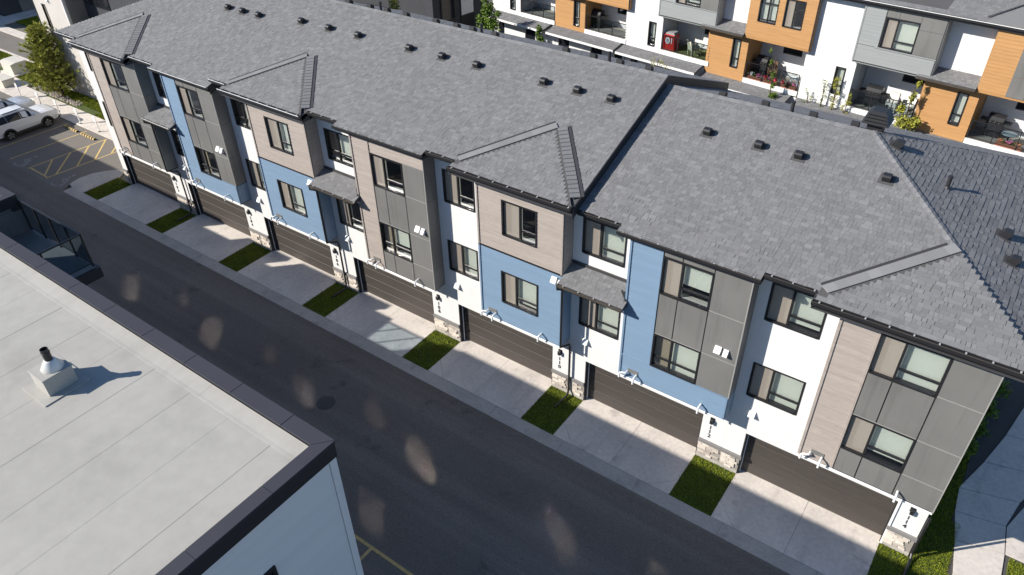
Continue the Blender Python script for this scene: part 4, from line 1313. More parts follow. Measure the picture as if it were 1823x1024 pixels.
def timber_house(u0, zb, label, fine=False):
    w = 6.2
    T = Thing('terraced_house', label, 'house', loc(u0, 0), 'houses in the row behind', TH, local=True)
    hl = [(1.66, 2.18, 5.22, 6.95)]
    T.part('lower_box', wall(MB(), 0.0, 2.65, zb - 0.35, 7.3, 0.02, 0.2, hl).box(2.45, 2.65, 0.2, 1.8, zb - 0.35, 7.3), 'orange_wood')
    T.part('siding', siding(MB(), 0.06, 2.65, zb - 0.35, 7.3, 0.02, hl, 0.17), 'orange_wood', stuff=True)
    add_window(T, 1.66, 2.18, 5.22, 6.95, 0.0, 1.70, 'blind', 'blind', rail=0.55)
    hu = [(3.07, 4.18, 8.28, 9.82), (4.57, 5.71, 8.28, 9.82)] if not fine else [(4.55, 6.1, 8.32, 9.85)]
    ub = T.part('upper_box', wall(MB(), 2.46, 6.40, 7.28, 10.35, -0.28, -0.1, hu).box(2.46, 2.6, -0.1, 0.6, 7.28, 10.35).box(6.26, 6.40, -0.1, 0.6, 7.28, 10.35), 'orange_wood')
    T.part('siding', siding(MB(), 2.50, 6.36, 7.36, 10.35, -0.28, hu, 0.17), 'orange_wood', ub, stuff=True)
    T.part('corner_trim', MB().box(6.36, 6.42, -0.31, -0.26, 7.28, 10.35), 'black_metal', ub)
    T.part('bottom_trim', MB().box(2.46, 6.40, -0.30, 1.8, 7.24, 7.275), 'orange_wood', ub)
    if fine:
        add_window(T, 4.55, 6.1, 8.32, 9.85, -0.28, 5.1, 'screen', 'blind')
        for a, b, c, d in ((3.72, 4.52, 7.33, 8.30), (3.72, 4.52, 8.30, 10.35), (4.52, 6.36, 7.33, 8.30), (4.52, 6.36, 9.88, 10.35)):
            T.part('cladding_panel', MB().bbox(a + 0.01, b - 0.01, -0.315, -0.299, c + 0.008, d - 0.008, 0.004), 'grey_panel', ub)
    else:
        add_window(T, 3.07, 4.18, 8.28, 9.82, -0.28, 3.62, 'blind', 'blind', rail=1.05)
        add_window(T, 4.57, 5.71, 8.28, 9.82, -0.28, 5.1, 'screen', 'dark', rail=1.0)
    T.part('upper_wall', MB().box(-0.12, 2.46, 0.5, 0.7, 7.5, 10.35), 'white_stucco')
    A = T.part('awning', MB().prism([(-0.35, -0.45, 7.28), (-0.35, -0.45, 7.40), (-0.35, 0.498, 7.76), (-0.35, 0.498, 7.28)], (2.80, 0, 0)), 'soffit')
    P = frame_of((0, -0.45, 7.40), (1, 0, 0), (0, CP, SP), (0, -SP, CP))
    sh = MB()
    for q in shingle_rows(lambda t: [(-0.35, 2.45)], 0.95 / CP, seed=int(50 + u0)): tab(sh, P, *q)
    T.part('shingles', sh, 'shingle', A, stuff=True)
    T.part('gutter', MB().box(-0.35, 2.45, -0.56, -0.452, 7.29, 7.30).box(-0.35, 2.45, -0.56, -0.548, 7.30, 7.39), 'gutter_metal', A)
    balcony_parts(T, 2.68, 6.14, zb, (4.05, 5.25, 6.1, 6.62))
    T.part('partition', MB().box(6.14, 6.19, 0.1, 1.9, 0.0, 7.2), 'white_stucco')
    porch_and_ground(T, w, zb, [(0.3, 1.3), (3.2, 4.2), (5.2, 5.9)])
    rear_roof(T, w, int(900 + u0), fine)
    T.part('body', MB().box(0.1, 6.1, 2.0, 12, 0, 10.3), 'beige_stucco')
    return T

def white_house(u0, zb, label, fine=False):
    w = 6.35 if u0 > -13 else 6.1
    T = Thing('terraced_house', label, 'house', loc(u0, 0), 'houses in the row behind', TH, local=True)
    hl = [(1.78, 2.32, 5.22, 6.76)]
    T.part('white_wall', wall(MB(), 0.0, 2.80, zb - 0.05, 10.35, 0.02, 0.2, hl).box(2.65, 2.80, 0.2, 1.8, zb - 0.05, 7.3), 'white_stucco')
    T.part('siding', siding(MB(), 0.0, 2.80, zb - 0.05, 10.35, 0.02, hl, 0.17), 'white_stucco', stuff=True)
    add_window(T, 1.78, 2.32, 5.22, 6.76, 0.0, 1.82, 'blind', 'blind', rail=0.5)
    hu = [(3.76, 5.41, 8.32, 9.85)]
    ub = T.part('upper_box', wall(MB(), 2.60, 6.62, 7.34, 10.35, -0.28, -0.1, hu).box(6.48, 6.62, -0.1, 0.6, 7.34, 10.35).box(2.60, 2.74, -0.1, 0.02, 7.34, 10.35), 'dark_gap')
    T.part('siding', siding(siding(MB(), 2.66, 3.70, 8.30, 10.35, -0.28, (), 0.17), 2.66, 6.58, 7.40, 8.28, -0.28, (), 0.17), 'grey_siding', ub, stuff=True)
    T.part('corner_trim', MB().box(2.58, 2.66, -0.31, -0.26, 7.34, 10.35), 'grey_siding', ub)
    T.part('band_trim', MB().box(3.55, 6.62, -0.33, -0.28, 8.25, 8.31), 'grey_siding', ub)
    T.part('bottom_trim', MB().box(2.60, 6.62, -0.31, 1.8, 7.30, 7.335), 'grey_siding', ub)
    T.part('side_siding', MB().box(6.62, 6.64, -0.27, 0.5, 7.34, 10.35), 'grey_siding', ub)
    for a, b, c, d in ((3.74, 4.36, 9.87, 10.35), (4.36, 5.43, 9.87, 10.35), (5.43, 6.6, 9.55, 10.35), (5.43, 6.6, 8.32, 9.55)):
        T.part('cladding_panel', MB().bbox(a + 0.008, b - 0.008, -0.302, -0.28, c + 0.006, d - 0.006, 0.004), 'grey_panel', ub)
    add_window(T, 3.76, 5.41, 8.32, 9.85, -0.28, 4.36, 'screen', 'blind')
    balcony_parts(T, 2.83, w - 0.02, zb, (4.8, 6.0, 6.12, 6.68))
    porch_and_ground(T, w, zb, [(0.5, 1.1), (3.2, 4.2)])
    rear_roof(T, w, int(900 + u0), fine)
    T.part('body', MB().box(0.1, w - 0.1, 2.0, 12, 0, 10.3), 'beige_stucco')
    return T

white_house(-24.6, 4.93, 'white house farthest left in the row behind, partly hidden by a leafy young tree')
timber_house(-18.5, 4.93, 'orange timber house behind, with a covered black grill, left of the red covered balcony')
white_house(-12.45, 4.90, 'white house behind with a red cover and pale chairs on its balcony')
timber_house(-6.37, 4.53, 'orange timber house behind with flower boxes along its balcony rail')
white_house(-0.17, 4.50, 'white house behind with grey boxed bay and cushioned chairs on its balcony')
timber_house(6.18, 4.50, 'orange timber house behind at the right edge, nearest the hipped roof', True)
for T in []: pass

# dark houses off to the left of that row
D1 = Thing('shade_toned_house', 'house beyond the ridge with shade painted in as charcoal, left of the white houses', 'house', loc(-33, 0))
def dk(u0, u1, v0, v1, z0, z1):
    pts = [loc(u0, v0, z0), loc(u1, v0, z0), loc(u1, v1, z0), loc(u0, v1, z0)]
    return MB().prism(pts[::1], (0, 0, z1 - z0))
D1.part('wall', dk(-41, -29.2, -2.0, 9, 0, 9.0), 'charcoal')  # charcoal on walls and porch puts shade into the colour, even where sunlit
for v in (-1.2, 0.9, 3.4):
    wn_ = D1.part('window', dk(-29.2, -29.13, v, v + 1.5, 2.2, 5.3), 'black_metal')
    D1.part('pane', dk(-29.13, -29.11, v + 0.08, v + 1.42, 3.3, 5.2), 'lamp_clear' if v > 0 else 'car_glass', wn_)
D1.part('porch_roof', dk(-44, -33.5, -6.0, -2.0, 2.6, 2.8), 'charcoal')

# ---------------------------------------------------------------- trees and climbing plants
def leaf_quads(mb, c, rad, n, size, seed, tones=(0.5, 1.5), shell=0.35):
    rr = random.Random(seed)
    c = Vector(c)
    for _ in range(n):
        d = Vector((rr.gauss(0, 1), rr.gauss(0, 1), rr.gauss(0, 1))).normalized()
        k = (shell + (1 - shell) * rr.random()) * (0.75 + 0.35 * math.sin(5 * d.x + seed) * math.sin(4 * d.y + 2 * d.z))
        p = c + Vector((d.x * rad[0], d.y * rad[1], d.z * rad[2])) * k
        a = Vector((rr.gauss(0, 1), rr.gauss(0, 1), rr.gauss(0, 0.6))).normalized()
        b = a.cross(Vector((rr.gauss(0, 1), rr.gauss(0, 1), rr.gauss(0, 1)))).normalized()
        s = size * rr.uniform(0.6, 1.3)
        mb.add([p - a * s, p + b * s * 0.5, p + a * s, p - b * s * 0.5], [(0, 1, 2, 3)], rr.uniform(*tones))

def young_tree(label, base, h, lobes, m, seed, n=420, size=0.085, group=None, name='young_tree', cat='tree'):
    T = Thing(name, label, cat, base, group)
    b = Vector(base)
    tr = MB()
    tr.tube([b, b + Vector((0.03, 0.02, h * 0.5)), b + Vector((0, 0.03, h * 0.95))], 0.05, 7, r1=0.015)
    for (dx, dy, dz, rx, ry, rz) in lobes:
        tr.tube([b + Vector((0, 0, max(0.2, dz - 0.6))), b + Vector((dx * 0.6, dy * 0.6, dz - 0.15)), b + Vector((dx, dy, dz))], 0.022, 5, r1=0.006)
    T.part('trunk', tr, 'bark')
    cr = MB()
    for k, (dx, dy, dz, rx, ry, rz) in enumerate(lobes):
        leaf_quads(cr, b + Vector((dx, dy, dz)), (rx, ry, rz), int(n * rx * rz / 0.3), size, seed + k)
    T.part('crown', cr, m)
    return T

young_tree('bushy light green young tree in front of the leftmost white house behind', loc(-22.2, -3.0), 6.9,
           [(0, 0, 5.9, 0.75, 0.7, 0.85), (-0.5, 0.1, 5.0, 0.75, 0.7, 0.7), (0.5, -0.1, 5.1, 0.8, 0.7, 0.7), (0.1, 0, 4.2, 0.8, 0.7, 0.6), (0.9, 0, 5.8, 0.35, 0.35, 0.3), (-0.2, 0, 6.7, 0.35, 0.3, 0.5)], 'leaf', 11)
young_tree('slim young tree between the white and the orange houses behind', loc(-17.4, -3.0), 6.2,
           [(0, 0, 5.5, 0.3, 0.3, 0.6), (0.1, 0, 4.8, 0.4, 0.35, 0.5), (-0.2, 0, 4.3, 0.4, 0.35, 0.4)], 'leaf', 23)
young_tree('thin yellowing treetop above the porch roof, below the red cover', loc(-7.9, -3.0), 6.1,
           [(-0.3, 0, 5.55, 0.3, 0.25, 0.4), (0.25, 0, 5.6, 0.4, 0.3, 0.35), (0.6, 0, 5.4, 0.3, 0.25, 0.3)], 'leaf_yellow', 31, n=130, size=0.05)
young_tree('yellow green columnar tree by the charcoal house beyond the ridge', loc(-29.0, -6.0), 8.0,
           [(0, 0, 6.8, 0.5, 0.5, 1.2), (0.1, 0, 5.6, 0.55, 0.5, 0.8), (-0.1, 0.1, 4.6, 0.5, 0.5, 0.8)], 'leaf_yellow', 41, n=300)
young_tree('tall potted sapling standing behind the flower boxes', loc(-1.55, -0.75, 2.0), 5.1,
           [(-0.38, 0, 5.0, 0.10, 0.1, 0.2), (-0.22, 0, 4.4, 0.13, 0.1, 0.3), (0, 0, 3.7, 0.17, 0.15, 0.35), (0.1, 0, 3.1, 0.22, 0.2, 0.3), (0.2, 0, 2.5, 0.35, 0.3, 0.3)], 'leaf', 51, n=700, size=0.06)
for k, (u, hgt, w, lab) in enumerate(((0.55, 5.2, 0.30, 'leftmost sparse climbing plant on the white wall by the narrow window'), (1.35, 6.1, 0.28, 'tallest climbing plant on the white wall left of the narrow window'),
                                 (2.0, 6.3, 0.26, 'climbing plant growing across the narrow window of the white house'), (2.75, 5.9, 0.22, 'climbing plant at the white wall corner beside the balcony with the grill'))):
    lobes = []
    z = 4.0
    while z < hgt - 0.1:
        lobes.append((R.uniform(-0.15, 0.15), R.uniform(-0.02, 0.03), z, w * R.uniform(0.7, 1.2), 0.10, 0.32))
        z += 0.36
    young_tree(lab, loc(u, -0.3), hgt, lobes, 'leaf_yellow' if k > 1 else 'leaf', 60 + 10 * k, n=150 if k < 2 else 360, size=0.045, group='climbing plants on the white wall', name='climbing_plant', cat='climber')
young_tree('large yellow green shrub at the orange wall beside the cushioned chairs', loc(5.95, -0.6), 7.2,
           [(0, 0, 4.9, 0.65, 0.5, 0.55), (0.5, 0, 5.1, 0.45, 0.4, 0.4), (-0.3, 0.1, 5.6, 0.30, 0.3, 0.4), (0.05, 0.1, 6.3, 0.22, 0.2, 0.45), (0.15, 0.1, 7.0, 0.16, 0.15, 0.3)], 'leaf_yellow', 101, n=600, size=0.07, name='shrub', cat='shrub')

# pine by the parking lot
pb = Vector((-22.3, 5.1, 0))
PT = Thing('pine_tree', 'bushy olive green pine tree on the lawn behind the parked cars', 'tree', pb)
tr = MB().tube([pb - Vector((0, 0, 0.1)), pb + Vector((0.05, 0, 2.4)), pb + Vector((0, 0, 5.2))], 0.13, 8, r1=0.02)
rr = random.Random(77)
tips = []
for k in range(210):
    h = 0.30 + 5.0 * (k / 210) ** 1.05
    an = k * 2.399963
    rad = (0.40 + 1.85 * (1 - h / 5.5) ** 0.85 * (1.0 if h > 0.7 else 0.85)) * rr.uniform(0.60, 1.15) * (1 + 0.14 * math.sin(an * 2 + h * 1.7))
    p0 = pb + Vector((0, 0, h * 0.92))
    p1 = p0 + Vector((math.cos(an) * rad, math.sin(an) * rad, 0.28 * rad + 0.15))
    tr.tube([p0, (p0 + p1) / 2 - Vector((0, 0, 0.03)), p1], 0.022, 4, r1=0.006, caps=False)
    for q in range(5):
        f = 1.0 - 0.17 * q
        tips.append((p0.lerp(p1, f) + Vector((rr.gauss(0, 0.09), rr.gauss(0, 0.09), rr.gauss(0, 0.06))), (p1 - p0).normalized(), rr.uniform(0.65, 1.35) * (1.0 - 0.08 * q)))
tips.append((pb + Vector((0, 0, 5.35)), Vector((0, 0, 1)), 1.2))
PT.part('trunk', tr, 'bark')
nd = MB()
for p, d, tn in tips:
    for _ in range(15):
        v = (d * 0.5 + Vector((rr.gauss(0, 0.55), rr.gauss(0, 0.55), rr.gauss(0.45, 0.4)))).normalized()
        w = v.cross(Vector((rr.gauss(0, 1), rr.gauss(0, 1), rr.gauss(0, 1)))).normalized()
        L_ = rr.uniform(0.16, 0.30)
        nd.add([p - w * 0.030, p + w * 0.030, p + v * L_ + w * 0.010, p + v * L_ - w * 0.010], [(0, 1, 2, 3)], tn * rr.uniform(0.8, 1.25))
PT.part('crown', nd, 'needle')

# cobbles under the pine
cb = MB()
for _ in range(420):
    t = rr.random()
    x, y = -25.5 + 6.2 * t + rr.gauss(0, 0.1), 4.55 - 0.05 * t + abs(rr.gauss(0, 0.28))
    s = rr.uniform(0.05, 0.13)
    n0 = len(cb.v)
    pts = []
    for k in range(5):
        a = 2 * math.pi * k / 5 + rr.uniform(-0.3, 0.3)
        pts.append((x + s * math.cos(a), y + s * math.sin(a), 0.0))
    top = (x + rr.gauss(0, 0.02), y + rr.gauss(0, 0.02), s * 0.8)
    cb.add(pts + [top], [(k, (k + 1) % 5, 5) for k in range(5)], rr.uniform(0.55, 1.5))
o = single('cobbles', cb, 'rock', kind='stuff')

# low shrubs in the shade of the end wall
for k, (x, y, r) in enumerate(((40.30, 5.6, 0.42), (40.40, 6.9, 0.5), (40.5, 8.2, 0.55), (40.7, 9.6, 0.6))):
    T = Thing('shrub', ('first', 'second', 'third', 'fourth')[k] + ' dark green shrub counted up the shaded end wall of house 114', 'shrub', (x, y, 0), 'shrubs along the end wall')
    m_ = MB()
    leaf_quads(m_, (x, y, 0.45), (r, r, 0.5), 900, 0.06, 200 + k)
    T.part('foliage', m_, 'leaf')
    T.part('stem', MB().tube([(x, y, -0.05), (x + 0.05, y, 0.3), (x, y, 0.55)], 0.03, 5, r1=0.01), 'bark')

# ---------------------------------------------------------------- parked cars
def make_car(name, label, loc_, paint):
    T = Thing(name, label, 'car', loc_, 'cars parked by the sidewalk', local=True)
    st = [(-2.20, 0.55, 1.05, 1.10, 0.76, 0.84, 0.72), (-2.12, 0.38, 1.12, 1.30, 0.86, 0.90, 0.68), (-1.92, 0.32, 1.14, 1.62, 0.90, 0.93, 0.63), (-1.0, 0.30, 1.12, 1.70, 0.90, 0.935, 0.64),
          (-0.2, 0.30, 1.10, 1.70, 0.90, 0.935, 0.64), (0.28, 0.30, 1.09, 1.65, 0.90, 0.935, 0.62), (0.98, 0.31, 1.09, 1.17, 0.90, 0.93, 0.72), (1.55, 0.34, 1.07, 1.15, 0.90, 0.93, 0.74),
          (2.00, 0.40, 1.02, 1.08, 0.88, 0.91, 0.72), (2.16, 0.44, 0.94, 1.00, 0.82, 0.87, 0.68), (2.22, 0.52, 0.84, 0.86, 0.76, 0.80, 0.66)]
    mb = MB()
    vs, fs = [], []
    for (y, zb, zl, zt, wb, wl, wt) in st:
        zm = zb + (zl - zb) * 0.45
        vs += [(-wb * 0.92, y, zb), (-wl, y, zm), (-wl * 0.985, y, zl), (-wt, y, zt - 0.02), (-wt * 0.8, y, zt), (wt * 0.8, y, zt), (wt, y, zt - 0.02), (wl * 0.985, y, zl), (wl, y, zm), (wb * 0.92, y, zb)]
    n = 10
    for i in range(len(st) - 1):
        for k in range(n):
            j = (k + 1) % n
            fs.append((i * n + k, (i + 1) * n + k, (i + 1) * n + j, i * n + j))
    fs.append(tuple(range(n)))
    fs.append(tuple((len(st) - 1) * n + k for k in range(n))[::-1])
    mb.add(vs, fs)
    body = T.part('body', mb, paint)
    def pt(y, side, f):                                       # point on the glasshouse side, f from belt to roof
        for a, b in zip(st[:-1], st[1:]):
            if a[0] <= y <= b[0]:
                t = (y - a[0]) / (b[0] - a[0])
                q = [p + (r - p) * t for p, r in zip(a, b)]
                w = q[5] * 0.985 + (q[6] - q[5] * 0.985) * f
                return (side * (w + 0.006), y, q[2] + (q[3] - 0.02 - q[2]) * f)
    for s in (-1, 1):
        for ys in ((-1.86, -1.14), (-1.12, -0.22), (-0.20, 0.74)):
            ya, yb = ys
            pts = [pt(ya + (0.12 if ya < -1.5 else 0), s, 0.10), pt(yb, s, 0.10), pt(yb if yb < 0.5 else 0.30, s, 0.88), pt(ya + (0.10 if ya < -1.5 else 0), s, 0.88)]
            T.part('side_window', MB().add(pts, [(0, 1, 2, 3) if s > 0 else (3, 2, 1, 0)]), 'car_glass', body)
        T.part('headlight', MB().bbox(s * 0.52, s * 0.82, 2.08, 2.205, 0.84, 0.95, 0.02), 'lamp_clear', body)
        T.part('taillight', MB().bbox(s * 0.62, s * 0.87, -2.25, -2.12, 0.90, 1.10, 0.02), 'lamp_red', body)
        T.part('mirror', MB().bbox(s * 0.93, s * 1.10, 0.56, 0.72, 1.08, 1.24, 0.03), paint, body)
        T.part('sill_trim', MB().box(s * 0.80, s * 0.93, -0.9, 0.9, 0.28, 0.42), 'black_plastic', body)
        for y in (-1.28, 1.28):
            arch = MB()
            pr = [(s * 0.945, y + 0.46 * math.cos(a), 0.33 + 0.48 * math.sin(a)) for a in [math.pi * k / 12 for k in range(13)]]
            arch.prism(pr if s > 0 else pr[::-1], (-s * 0.03, 0, 0))
            T.part('wheel_arch', arch, 'black_plastic', body)
            def disc(r0, x0, x1, seg=22):
                m_ = MB()
                m_.tube([(x0, y, 0.345), (x1, y, 0.345)], r0, seg)
                return m_
            ty = T.part('wheel', disc(0.345, s * 0.74, s * 0.945), 'rubber')
            T.part('rim', disc(0.235, s * 0.90, s * 0.950), 'black_plastic', ty)
            for k in range(5):
                a = 2 * math.pi * k / 5 + 0.3
                sp_ = MB()
                c0, d0 = Vector((0, y, 0.345)), Vector((0, math.cos(a), math.sin(a)))
                t0 = Vector((0, -d0.z, d0.y))
                P4 = [c0 + t0 * 0.03, c0 + d0 * 0.23 + t0 * 0.045, c0 + d0 * 0.23 - t0 * 0.045, c0 - t0 * 0.03]
                sp_.prism([(s * 0.945, p.y, p.z) for p in P4], (s * 0.014, 0, 0))
                T.part('spoke', sp_, 'chrome', ty)
    ws = MB().add([(-0.68, 0.96, 1.185), (0.68, 0.96, 1.185), (0.56, 0.33, 1.625), (-0.56, 0.33, 1.625)], [(0, 1, 2, 3)])
    T.part('windscreen', MB().add([(x, y + 0.012, z + 0.012) for x, y, z in ws.v], [(0, 1, 2, 3)]), 'car_glass', body)
    T.part('rear_window', MB().add([(-0.57, -1.95, 1.60), (0.57, -1.95, 1.60), (0.62, -2.135, 1.31), (-0.62, -2.135, 1.31)], [(0, 1, 2, 3)]), 'car_glass', body)
    T.part('grille', MB().bbox(-0.48, 0.48, 2.14, 2.245, 0.72, 0.90, 0.01), 'black_plastic', body)
    T.part('bumper', MB().bbox(-0.74, 0.74, 2.08, 2.27, 0.36, 0.56, 0.03), 'black_plastic', body)
    T.part('roof_rail', MB().box(-0.57, -0.54, -1.5, 0.2, 1.70, 1.74), 'black_plastic', body)
    T.part('roof_rail', MB().box(0.54, 0.57, -1.5, 0.2, 1.70, 1.74), 'black_plastic', body)
    T.part('number_plate', MB().box(-0.16, 0.16, 2.27, 2.275, 0.40, 0.50), 'white_plastic', body)
    return T
c1_ = make_car('parked_suv', 'white SUV with black wheel arches, whole near side in view', (-18.38, 0.24, -0.012), 'car_white')
c2_ = make_car('parked_suv', 'silver SUV beyond the white one, mostly hidden by it', (-21.25, 0.1, -0.012), 'car_silver')

# ---------------------------------------------------------------- parking furniture
for k, (xa, xb) in enumerate(((-16.6, -14.9), (-14.5, -12.7))):
    T = Thing('wheel_stop', ('left' if k == 0 else 'right') + ' black and yellow striped wheel stop, ' + ('nearer the white SUV' if k == 0 else 'nearer the hatched bay'), 'wheel stop', ((xa + xb) / 2, 2.12, 0), 'striped wheel stops')
    T.part('bar', MB().prism([(xa, 2.03, -0.02), (xa, 2.06, 0.10), (xa, 2.18, 0.10), (xa, 2.21, -0.02)], (xb - xa, 0, 0)), 'rubber')
    n = 6
    for j in range(n):
        a = xa + (xb - xa) * (j + 0.25) / n
        w = (xb - xa) / n * 0.5
        T.part('yellow_stripe', MB().prism([(a, 2.027, -0.02), (a, 2.057, 0.103), (a, 2.183, 0.103), (a, 2.213, -0.02)], (w, 0, 0)), 'yellow_paint')
posts = ((-13.6, 'nearest the building corner'), (-16.0, 'before the gap between wheel stop and white SUV'), (-18.76, 'at the nose of the white SUV'), (-21.3, 'at the nose of the silver SUV'), (-24.3, 'farthest left, beyond both cars'))
for x, where in posts:
    T = Thing('sign_post', 'short white post with a small plate, ' + where, 'post', (x, 2.97, 0.04), 'short posts along the sidewalk')
    T.part('post', MB().box(x - 0.035, x + 0.035, 2.94, 3.0, 0.0, 1.05), 'white_plastic')
    T.part('sign_plate', MB().bbox(x - 0.15, x + 0.15, 2.91, 2.94, 0.78, 1.18, 0.01), 'white_plastic')
    T.part('foot', MB().box(x - 0.08, x + 0.08, 2.89, 3.05, 0.03, 0.06), 'black_plastic')
tf = Thing('transformer', 'pale beige transformer cabinet on a concrete pad by the lawn', 'transformer', (-30.2, 5.5, 0.0))
tf.part('cabinet', MB().bbox(-31.1, -29.4, 4.95, 6.1, 0.1, 0.82, 0.03), 'transformer')
tf.part('lid', MB().prism([(-31.18, 4.9, 0.82), (-31.18, 4.9, 0.92), (-31.18, 5.3, 1.0), (-31.18, 6.15, 1.0), (-31.18, 6.15, 0.82)], (1.86, 0, 0)), 'transformer')
tf.part('base', MB().box(-31.4, -29.1, 4.8, 6.3, -0.05, 0.1), 'concrete')
bn = Thing('utility_box', 'low pale bench height box on the concrete pad behind the cars', 'utility box', (-28.2, 3.6, 0.0))
bn.part('cabinet', MB().bbox(-28.9, -27.4, 3.2, 4.1, 0.03, 0.55, 0.03), 'transformer')
bn.part('lid', MB().bbox(-28.95, -27.35, 3.15, 4.15, 0.55, 0.62, 0.02), 'transformer')

# ---------------------------------------------------------------- buildings at the far left
W = Thing('end_building', 'beige stucco building with a narrow window behind the pine tree', 'building', (-21.0, 10.0, 0))
wh = [(-22.25, -21.72, 4.9, 6.6)]
W.part('wall', wall(MB(), -23.45, -18.95, -0.1, 12.0, 6.0, 6.2, wh).box(-23.45, -23.25, 6.2, 16, -0.1, 12.0), 'beige_stucco')
W.part('side_wall', MB().box(-19.15, -18.95, 6.2, 7.44, -0.1, 12.0), 'grey_panel')
W.part('corner_trim', MB().box(-19.02, -18.90, 5.96, 6.04, 0, 12.0), 'white_metal')
W.part('corner_trim', MB().box(-23.5, -23.40, 5.96, 6.04, 0, 12.0), 'black_metal')
add_window(W, -22.25, -21.72, 4.9, 6.6, 6.0, -22.21, 'dark', 'screen')
W.place('vent_hood', hood_small, (-21.05, 6.0, 7.0))
W.part('roof', MB().box(-23.9, -18.5, 5.6, 16.2, 12.0, 12.2), 'shingle_under')
W.part('low_wall', MB().box(-18.94, -7.0, 6.6, 6.8, -0.1, 5.4), 'beige_stucco')
mt = Thing('meter_bank', 'grey electric meters and conduits on the beige wall beside the pine', 'meters', (-18.2, 6.55, 0))
mt.part('cabinet', MB().bbox(-18.9, -17.5, 6.25, 6.595, 2.6, 3.7, 0.02), 'grey_siding')
for k in range(4):
    x = -18.7 + 0.36 * k
    m_ = mt.part('meter', MB().tube([(x, 6.25, 2.2), (x, 6.12, 2.2)], 0.10, 12), 'lamp_clear')
    mt.part('conduit', MB().tube([(x, 6.54, -0.05), (x, 6.54, 2.1), (x, 6.40, 2.6)], 0.045, 6), 'bright_metal')
DK = Thing('charcoal_building', 'dark charcoal wall with grey panes behind the beige building', 'building', (-12, 11.0, 0))
DK.part('wall', MB().box(-19.5, -8.0, 7.46, 16, -0.1, 11.0), 'charcoal')
for x in (-18.6, -17.0):
    w_ = DK.part('window', MB().box(x, x + 1.5, 7.42, 7.46, 6.75, 8.6), 'black_metal')
    DK.part('pane', MB().box(x + 0.06, x + 1.44, 7.405, 7.42, 6.81, 8.54), 'car_glass', w_)
CH = Thing('unseen_shade_house', 'unseen house added past the left edge to shade the drive', 'house', (-58, 5, 0))
CH.part('wall', MB().box(-72, -52, 1.5, 7.2, -0.1, 10.0), 'charcoal')  # unseen block, added to cast shade over the far drive
CH.part('roof', MB().prism([(-72.4, 1.1, 10.0), (-72.4, 7.6, 10.0), (-72.4, 4.3, 11.6)], (20.8, 0, 0)), 'shingle_under')
H2 = Thing('shaded_house', 'dark house at the upper left corner beyond the road', 'house', (-50, 16, 0))
H2.part('wall', MB().box(-62, -46.6, 12.4, 26, -0.1, 7.0), 'charcoal')
H2.part('garage_door', MB().box(-46.58, -46.54, 14.2, 18.5, 0, 2.2), 'grey_panel')
H2.part('roof', MB().prism([(-62.5, 11.9, 7.0), (-62.5, 26.5, 7.0), (-62.5, 19, 9.8)], (16.4, 0, 0)), 'shingle_under')
young_tree('dark leafy tree beside the shaded house at the upper left corner', (-43.4, 15.5, 0), 5.0, [(0, 0, 3.4, 1.5, 1.4, 1.3), (0.8, 0.3, 2.4, 1.2, 1.1, 1.0), (-0.6, 0.2, 2.2, 1.1, 1.1, 1.0)], 'leaf', 140, n=90, size=0.2)

# ---------------------------------------------------------------- things on the balconies behind
def at(u, v, z): return tuple(loc(u, v, z))
def L3(name, label, cat, u, v, z, group=None):
    return Thing(name, label, cat, at(u, v, z), group, TH, local=True)

def grill(label, u, v, z, s=1.0):
    T = L3('barbecue_grill', label, 'grill', u, v, z, 'barbecue grills on the balconies')
    T.part('cart', MB().bbox(-0.36 * s, 0.36 * s, -0.24, 0.24, 0.05, 0.72, 0.02), 'black_plastic')
    T.part('shelf', MB().bbox(-0.72 * s, -0.37 * s, -0.22, 0.22, 0.80, 0.84, 0.01).bbox(0.37 * s, 0.72 * s, -0.22, 0.22, 0.80, 0.84, 0.01), 'black_metal')
    T.part('firebox', MB().bbox(-0.38 * s, 0.38 * s, -0.27, 0.25, 0.72, 0.92, 0.02), 'black_metal')
    T.part('lid', MB().prism([(-0.37 * s, -0.25, 0.92), (-0.37 * s, -0.20, 1.08), (-0.37 * s, -0.05, 1.18), (-0.37 * s, 0.12, 1.18), (-0.37 * s, 0.24, 1.05), (-0.37 * s, 0.24, 0.92)], (0.74 * s, 0, 0)), 'black_metal')
    for k in range(3): T.part('knob', MB().tube([(-0.2 + 0.2 * k, -0.27, 0.82), (-0.2 + 0.2 * k, -0.31, 0.82)], 0.035, 10), 'chrome')
    for sx in (-0.3, 0.3):
        T.part('wheel', MB().tube([(sx - 0.02, 0.1, 0.06), (sx + 0.02, 0.1, 0.06)], 0.07, 10), 'rubber')
grill('covered black grill on the balcony of the left orange house', -15.5, 0.95, 5.17, 1.1)
grill('black grill in the dark corner of the flower box balcony', -3.1, 1.05, 4.77)
grill('black grill with three chrome knobs on the balcony with cushioned chairs', 3.7, 0.85, 4.74, 1.1)
grill('black grill under the shade at the right edge balcony', 9.75, 1.1, 4.74, 1.0)

